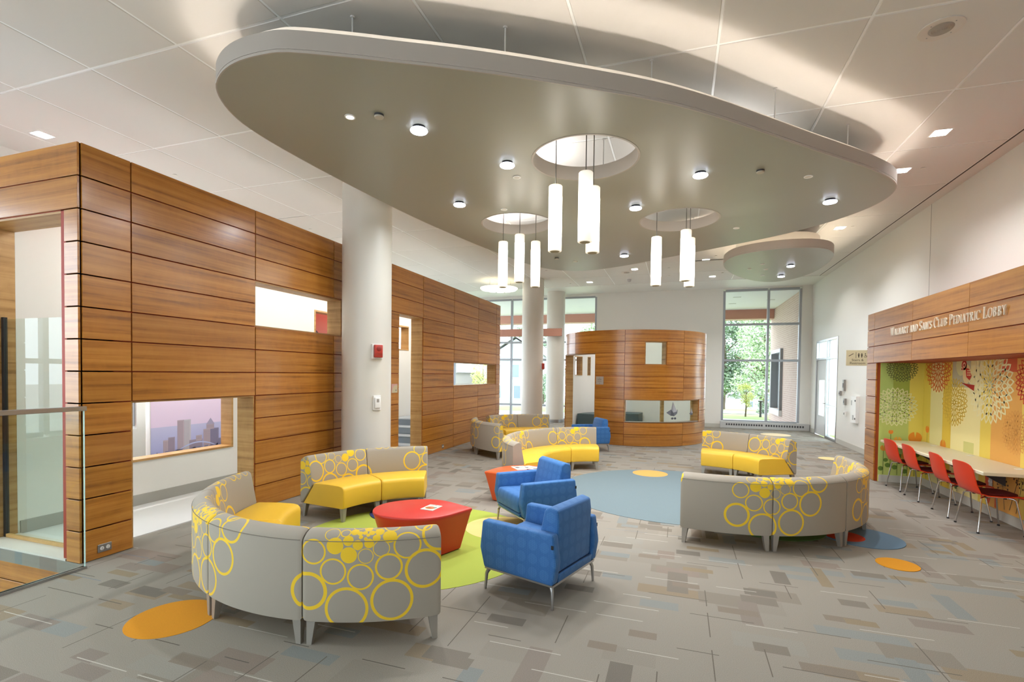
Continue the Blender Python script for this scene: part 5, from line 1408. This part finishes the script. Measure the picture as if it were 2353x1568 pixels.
BOX('display', (-0.02, -0.0515, 0.01), (0.02, -0.0505, 0.06), GP, t)

# ================================================================= GLASS GUARD AT THE STAIR EDGE
t = thing('glass_guardrail', 'frameless glass guard with steel top rail at lower left', 'railing', (-5.04, 1.0, 0))
BOX('glass_sheet', (-0.007, -3.0, 0.0), (0.007, 1.985, 1.42), GLASS, t)
BOX('top_rail', (-0.025, -3.0, 1.4205), (0.025, 2.0, 1.46), ALU, t, 0.004)
for sx in (-0.022, 0.010): BOX('floor_channel', (sx, -3.0, -0.02), (sx + 0.012, 1.99, 0.022), ALU, t)
BOX('end_cap', (-0.008, 1.986, 0.0), (0.008, 1.99, 1.42), plain('glass_edge', (200, 220, 214), 0.2), t)

# ================================================================= PICTURES BEHIND THE LOOK-THROUGH OPENINGS
t = thing('city_mural', 'lilac printed city skyline mural behind the left opening', 'mural', (-8.35, 7.7, 0))
BOX('support_wall', (-0.1, -1.78, 0.0), (-0.003, 1.9, 3.0), WHITE, t)
def gradient(name, c0, c1, z0, z1):
    m, nt, b = new_mat(name); N, L = nt.nodes.new, nt.links.new
    tc = N('ShaderNodeTexCoord'); sp_ = N('ShaderNodeSeparateXYZ'); L(tc.outputs['Object'], sp_.inputs[0])
    mr = N('ShaderNodeMapRange'); mr.inputs['From Min'].default_value = z0; mr.inputs['From Max'].default_value = z1; L(sp_.outputs[2], mr.inputs['Value'])
    mx = N('ShaderNodeMix'); mx.data_type = 'RGBA'; mx.inputs['A'].default_value = srgb(*c0); mx.inputs['B'].default_value = srgb(*c1); L(mr.outputs[0], mx.inputs['Factor'])
    L(mx.outputs['Result'], b.inputs['Base Color']); b.inputs['Roughness'].default_value = 0.5
    return m
fm = lambda d: (lambda u, v: (d, u, v))
ob('sky_print', flat_mesh('sky_print', [rect(-1.77, 1.88, 0.78, 2.6)], fm(0.0), gradient('mural_sky', (230, 214, 240), (244, 226, 244), 0.78, 1.5)), t)
ob('lake_print', flat_mesh('lake_print', [rect(-1.77, 1.88, 0.2, 0.81)], fm(0.001), gradient('mural_lake', (170, 176, 220), (198, 200, 232), 0.4, 0.82)), t)
BC = [(186, 184, 192), (150, 140, 158), (172, 158, 168), (128, 124, 150), (112, 112, 138)]
for k, (u0, u1, z0, z1, c) in enumerate(((-1.56, -1.44, 0.2, 0.58, 2), (-1.47, -1.35, 0.2, 0.62, 1), (-1.305, -1.18, 0.2, 0.905, 2), (-1.18, -1.05, 0.2, 0.905, 0), (-1.08, -0.82, 0.2, 0.53, 1), (-0.95, -0.83, 0.5, 0.60, 2), (-0.80, -0.66, 0.2, 0.70, 2), (-0.66, -0.48, 0.2, 0.70, 3), (-0.74, -0.58, 0.69, 0.79, 2), (-0.5, -0.1, 0.2, 0.5, 3), (-0.1, 0.5, 0.2, 0.62, 1), (0.6, 1.1, 0.2, 0.9, 0))):
    ob('building_print', flat_mesh('building_print', [rect(u0, u1, z0, z1)], fm(0.002 + 0.0004 * k), flat(BC[c])), t)
    n = int((u1 - u0) / 0.026)
    ob('window_print', flat_mesh('window_print', [rect(u0 + 0.006 + i * 0.026, u0 + 0.018 + i * 0.026, z0 + 0.02, z1 - 0.02) for i in range(max(n, 1))], fm(0.0022 + 0.0004 * k), flat((tuple(int(v * 0.9) for v in BC[c])))), t)
ob('spire_print', flat_mesh('spire_print', [[(-0.75, 0.78), (-0.57, 0.78), (-0.655, 0.90)]], fm(0.0074), flat((160, 154, 180))), t)
ob('bridge_print', flat_mesh('bridge_print', [[(-1.34 + 0.85 * s_, 0.36 + 0.13 * math.sin(PI * s_)) for s_ in [i / 16 for i in range(17)]] + [(-1.34 + 0.85 * s_, 0.35 + 0.115 * math.sin(PI * s_)) for s_ in [i / 16 for i in range(16, -1, -1)]]], fm(0.0078), flat((176, 188, 222))), t)
rb = random.Random(3)
ob('town_print', flat_mesh('town_print', [rect(u, u + rb.uniform(0.02, 0.08), 0.2, 0.30 + rb.uniform(0.02, 0.10)) for u in [-1.77 + 0.03 * i for i in range(118)]], fm(0.0084), flat((122, 124, 152))), t)
ob('town_print', flat_mesh('town_print', [rect(u, u + rb.uniform(0.01, 0.05), 0.2, 0.28 + rb.uniform(0.0, 0.07)) for u in [-1.77 + 0.05 * i for i in range(70)]], fm(0.0088), flat((150, 150, 172))), t)
t = thing('photo_mural', 'red toned photo print of children silhouettes behind the upper opening', 'picture', (-7.6, 9.9, 0))
BOX('panel', (-0.05, -1.1, 2.2), (-0.002, 0.6, 3.3), WHITE, t)
ob('photo_print', flat_mesh('photo_print', [rect(-1.05, 0.0, 2.25, 3.25)], fm(0.0), gradient('photo_sky', (200, 130, 120), (206, 84, 66), 2.4, 3.0)), t)
ob('photo_print', flat_mesh('photo_print', [rect(0.0, 0.55, 2.25, 3.25)], fm(0.0), gradient('photo_glow', (240, 150, 70), (250, 214, 180), 2.4, 3.0)), t)
for u, z, r in ((-0.75, 2.47, 0.16), (-0.9, 2.6, 0.10), (-0.36, 2.52, 0.15), (-0.34, 2.74, 0.09), (-0.6, 2.38, 0.12)):
    ob('silhouette_print', flat_mesh('silhouette_print', [circle(u, z, r, 20)], fm(0.002 + r * 0.01), flat((92, 62, 70))), t)

# ================================================================= OUTSIDE
GR = plain('lawn', (132, 150, 88), 0.95, noise=0.2, nscale=3)
ASP = plain('asphalt', (150, 150, 152), 0.9, noise=0.06, nscale=6)
PAV = plain('pavement', (176, 174, 168), 0.9)
def zg(y): return -0.15 - 0.0546 * max(0.0, y - 27.5)
struct(ob('ground', mesh('ground', [(-90, YB + 0.31, -0.15), (80, YB + 0.31, -0.15), (80, 27.5, -0.15), (-90, 27.5, -0.15), (80, 140, zg(140)), (-90, 140, zg(140)), (-90, YB + 0.31, -9), (80, YB + 0.31, -9), (80, 140, -9), (-90, 140, -9)], [[0, 1, 2, 3], [3, 2, 4, 5], [6, 9, 8, 7], [0, 6, 7, 1], [5, 4, 8, 9]], GR)))
struct(BOX('ground_west', (-80, -60, -0.6), (-9.25, YB + 0.31, -0.4), PAV))
struct(BOX('pavement_strip', (-40, YB + 0.32, -0.149), (40, 24.6, -0.13), PAV))
struct(ob('street', mesh('street', [(-90, 31, zg(31) + 0.02), (80, 31, zg(31) + 0.02), (80, 39, zg(39) + 0.02), (-90, 39, zg(39) + 0.02)], [[0, 1, 2, 3]], ASP)))
# entrance canopy
t = thing('entrance_canopy', 'white soffit canopy with copper fascia outside the windows', 'canopy', (0, 0, 0))
BOX('soffit', (-14, YB + 0.32, 4.80), (3.895, 25.2, 4.98), plain('soffit_white', (232, 232, 234), 0.6), t)
BOX('fascia_beam', (-14, 24.5, 4.38), (3.895, 25.2, 4.799), COPPER, t, 0.005)
for x, y in ((2.0, 20.6), (2.0, 22.4), (0.6, 22.0), (3.3, 21.6)): BOX('soffit_light', (x - 0.14, y - 0.06, 4.792), (x + 0.14, y + 0.06, 4.7995), plain('soffit_fixture', (180, 178, 176), 0.5), t)
# brick wing on the right
BRK, ntb, bb = new_mat('pale_brick')
N_, L_ = ntb.nodes.new, ntb.links.new
tcb = N_('ShaderNodeUVMap'); bt = N_('ShaderNodeTexBrick'); L_(tcb.outputs[0], bt.inputs['Vector'])
bt.inputs['Color1'].default_value = srgb(196, 170, 158); bt.inputs['Color2'].default_value = srgb(188, 160, 148); bt.inputs['Mortar'].default_value = srgb(210, 192, 184)
bt.inputs['Scale'].default_value = 1.0; bt.inputs['Brick Width'].default_value = 0.24; bt.inputs['Row Height'].default_value = 0.08; bt.inputs['Mortar Size'].default_value = 0.010
L_(bt.outputs['Color'], bb.inputs['Base Color']); bb.inputs['Roughness'].default_value = 0.9
XW = 3.9
t = thing('brick_wing', 'pinkish brick wing of the building outside the right window', 'building', (0, 0, 0))
W0, W1, WZ0, WZ1 = 22.4, 24.5, 0.45, 2.85
wing = [((XW, 19.3, -0.14), (XW + 2, W0, 5.4)), ((XW, W0, -0.14), (XW + 2, W1, WZ0)), ((XW, W0, WZ1), (XW + 2, W1, 5.4)), ((XW, W1, -0.14), (XW + 2, 25.3, 5.4)), ((XW + 0.25, W0, WZ0), (XW + 2, W1, WZ1))]
ob('brick_wall', boxes_mesh('brick_wall', wing, BRK), t)
for y in (W0 - 0.06, W1 - 0.12): BOX('window_frame', (XW - 0.10, y, WZ0), (XW + 0.24, y + 0.18, WZ1 + 0.1), plain('wing_frame', (128, 128, 130), 0.5), t)
BOX('window_sill', (XW - 0.12, W0 - 0.1, WZ0 - 0.22), (XW + 0.24, W1 + 0.1, WZ0 - 0.001), plain('stone_light', (222, 220, 216), 0.7), t)
BOX('window_head', (XW - 0.10, W0 + 0.121, WZ1 - 0.05), (XW + 0.24, W1 - 0.121, WZ1 + 0.1), ALUF, t)
BOX('pane', (XW + 0.18, W0 + 0.121, WZ0), (XW + 0.2, W1 - 0.121, WZ1 - 0.051), plain('dark_pane', (172, 176, 184), 0.3), t)
t = thing('bollard_light', 'dark bollard light with flat head outside the right window', 'bollard', (3.72, 26.5, -0.14))
ob('post', lathe_mesh('post', [(0.06, 0.0), (0.05, 0.08), (0.05, 0.72)], DGREY, 14), t)
ob('lamp_head', lathe_mesh('lamp_head', [(0.05, 0.721), (0.11, 0.74), (0.12, 0.78), (0.0, 0.80)], DGREY, 20), t)
LEAF = {}
def leafmat(k, rgb):
    if k in LEAF: return LEAF[k]
    m, nt, b = new_mat('leaf_' + k)
    N, L = nt.nodes.new, nt.links.new
    oi = N('ShaderNodeNewGeometry'); mr = N('ShaderNodeMapRange'); mr.inputs['To Min'].default_value = 0.6; mr.inputs['To Max'].default_value = 1.35
    L(oi.outputs['Random Per Island'], mr.inputs['Value'])
    hv = N('ShaderNodeHueSaturation'); hv.inputs['Color'].default_value = srgb(*rgb); L(mr.outputs[0], hv.inputs['Value']); L(hv.outputs[0], b.inputs['Base Color'])
    b.inputs['Roughness'].default_value = 0.7; b.inputs['Subsurface Weight'].default_value = 0.0
    b.inputs['Transmission Weight'].default_value = 0.0
    LEAF[k] = m
    return m
BARK = plain('bark', (112, 98, 84), 0.9)
def tree(nm, lab, x, y, h_, cr, rgbk, rgb, n, seed, trunk_h=0.35, ls=0.16, z0=-0.15):
    rnd = random.Random(seed)
    t = thing(nm, lab, 'tree' if 'tree' in nm else 'shrub', (x, y, z0), group='trees outside the windows')
    ob('trunk', tube_mesh('trunk', [(0, 0, 0), (0.02 * h_, 0, h_ * 0.4), (0, 0.02 * h_, h_ * 0.8)], 0.025 * h_, BARK, 8, 0.006 * h_), t)
    for k in range(6):
        a = k * 1.05 + rnd.random(); z = h_ * (trunk_h + 0.08 * k)
        ob('branch', tube_mesh('branch', [(0, 0, z), (math.cos(a) * cr * 0.35, math.sin(a) * cr * 0.35, z + h_ * 0.1), (math.cos(a) * cr * 0.65, math.sin(a) * cr * 0.65, z + h_ * 0.16)], 0.010 * h_, BARK, 6, 0.003 * h_), t)
    V, F = [], []
    cl = [(rnd.uniform(-1, 1) * cr * 0.62, rnd.uniform(-1, 1) * cr * 0.62, h_ * rnd.uniform(trunk_h + 0.08, 0.9), cr * rnd.uniform(0.28, 0.5)) for _ in range(22)]
    for i in range(n):
        cx, cy, cz, r = cl[i % len(cl)]
        d = Vector((rnd.gauss(0, 1), rnd.gauss(0, 1), rnd.gauss(0, 1))).normalized() * r * (rnd.random() ** 0.4)
        c = Vector((cx, cy, cz)) + d
        s = ls * rnd.uniform(0.6, 1.3)
        u = Vector((rnd.gauss(0, 1), rnd.gauss(0, 1), rnd.gauss(0, 0.6))).normalized(); w = u.cross(Vector((rnd.gauss(0, 1), rnd.gauss(0, 1), 1.0))).normalized()
        k = len(V)
        V += [c - u * s, c + w * s * 0.45, c + u * s, c - w * s * 0.45]; F.append([k, k + 1, k + 2, k + 3])
    o = ob('foliage', mesh('foliage', V, F, leafmat(rgbk, rgb), uv=None), t); o['kind'] = 'stuff'
tree('shade_tree', 'tall dark green tree at the left edge of the right window', 5.2, 68, 13, 3.4, 'deep', (132, 154, 126), 9000, 1, 0.12, 0.2, zg(68))
tree('shade_tree', 'large pale green tree filling the right window', 8.6, 60, 12, 4.4, 'pale', (180, 198, 164), 15000, 2, 0.10, 0.17, zg(60))
tree('shade_tree', 'broad hazy tree far behind the garage', 14.5, 104, 14, 6.5, 'mid', (160, 180, 156), 9000, 3, 0.08, 0.3, zg(104))
tree('young_tree', 'slender yellow green young tree beside the bollard light', 3.05, 26.4, 1.75, 0.42, 'lime', (206, 212, 130), 1500, 4, 0.22, 0.035, -0.14)
tree('shade_tree', 'green tree behind the white house on the left', -20.5, 72, 12, 4.2, 'deep', (116, 148, 112), 9000, 5, 0.15, 0.2, zg(72))
tree('shade_tree', 'pale tree seen above the copper beam', -12.0, 74, 15, 4.0, 'pale', (156, 184, 140), 10000, 6, 0.15, 0.2, zg(74))
tree('garden_shrub', 'leafy shrub in front of the white house', -13.4, 50, 3.4, 1.5, 'mid', (150, 176, 146), 4000, 7, 0.05, 0.10, zg(50))
tree('garden_tree', 'yellow green tree seen through the slot in the timber wall', -19.8, 49, 5.0, 1.5, 'lime', (206, 212, 130), 4000, 8, 0.1, 0.10, zg(49))
tree('garden_shrub', 'low dark shrub on the lawn near the brick wing', 4.9, 33.5, 0.9, 0.6, 'deep', (116, 148, 112), 1500, 9, 0.05, 0.05, zg(33.5))
tree('shade_tree', 'green tree outside the glazed side door', 8.9, 34.5, 6.8, 2.1, 'mid', (150, 176, 146), 9000, 10, 0.1, 0.12, -0.15)
HW = plain('siding_white', (176, 179, 186), 0.7); HR = plain('roof_shingle', (160, 158, 162), 0.8); HP = plain('siding_pink', (156, 146, 140), 0.7); HD = plain('house_window', (120, 132, 150), 0.2)
def house(x, y, w, d, h_, rh, mat, lab, wins):
    t = thing('house', lab, 'house', (x, y, zg(y) - 0.1), group='houses across the street')
    BOX('walls', (-w / 2, -d / 2, 0), (w / 2, d / 2, h_), mat, t)
    e = 0.4
    V = [(-w / 2 - e, -d / 2 - e, h_ + 0.001), (w / 2 + e, -d / 2 - e, h_ + 0.001), (w / 2 + e, d / 2 + e, h_ + 0.001), (-w / 2 - e, d / 2 + e, h_ + 0.001), (0, -d / 2 - e, h_ + rh), (0, d / 2 + e, h_ + rh)]
    ob('roof', mesh('roof', V, [[0, 4, 5, 3], [1, 2, 5, 4], [3, 2, 1, 0]], HR), t)
    ob('gable', mesh('gable', [(-w / 2, -d / 2 - 0.01, h_), (w / 2, -d / 2 - 0.01, h_), (0, -d / 2 - 0.01, h_ + rh * w / (w + 2 * e))], [[0, 1, 2]], mat), t)
    for wx, wz, ww, wh in wins:
        f = BOX('window', (wx - ww / 2 - 0.08, -d / 2 - 0.06, wz - 0.08), (wx + ww / 2 + 0.08, -d / 2 - 0.012, wz + wh + 0.08), WP, t)
        pn = BOX('pane', (wx - ww / 2, -d / 2 - 0.07, wz), (wx + ww / 2, -d / 2 - 0.0605, wz + wh), HD, t); nest(pn, f)
house(-18.4, 60, 7.6, 8, 5.6, 2.6, HW, 'white clapboard house across the street seen past the slim column', [(-2.4, 3.4, 0.9, 1.5), (0.0, 3.4, 0.8, 1.5), (2.2, 3.4, 0.9, 1.5), (-2.3, 0.9, 0.9, 1.5), (0.2, 0.9, 0.8, 1.5), (2.4, 0.9, 0.9, 1.5)])
house(-30.2, 60, 8.0, 8, 3.9, 2.2, HP, 'low pale house with three windows seen through the slot in the timber wall', [(-0.4, 1.6, 0.7, 1.5), (1.2, 1.6, 0.7, 1.5), (2.8, 1.6, 0.7, 1.5)])
house(9.9, 90, 4.4, 5, 2.4, 1.3, HW, 'small white garage with shallow roof beyond the lawn', [(0.9, 0.6, 0.8, 0.9)])
house(14.6, 92, 4.0, 5, 3.6, 1.0, HW, 'white shed with dark window beside the garage', [(-1.0, 1.6, 1.3, 1.2)])
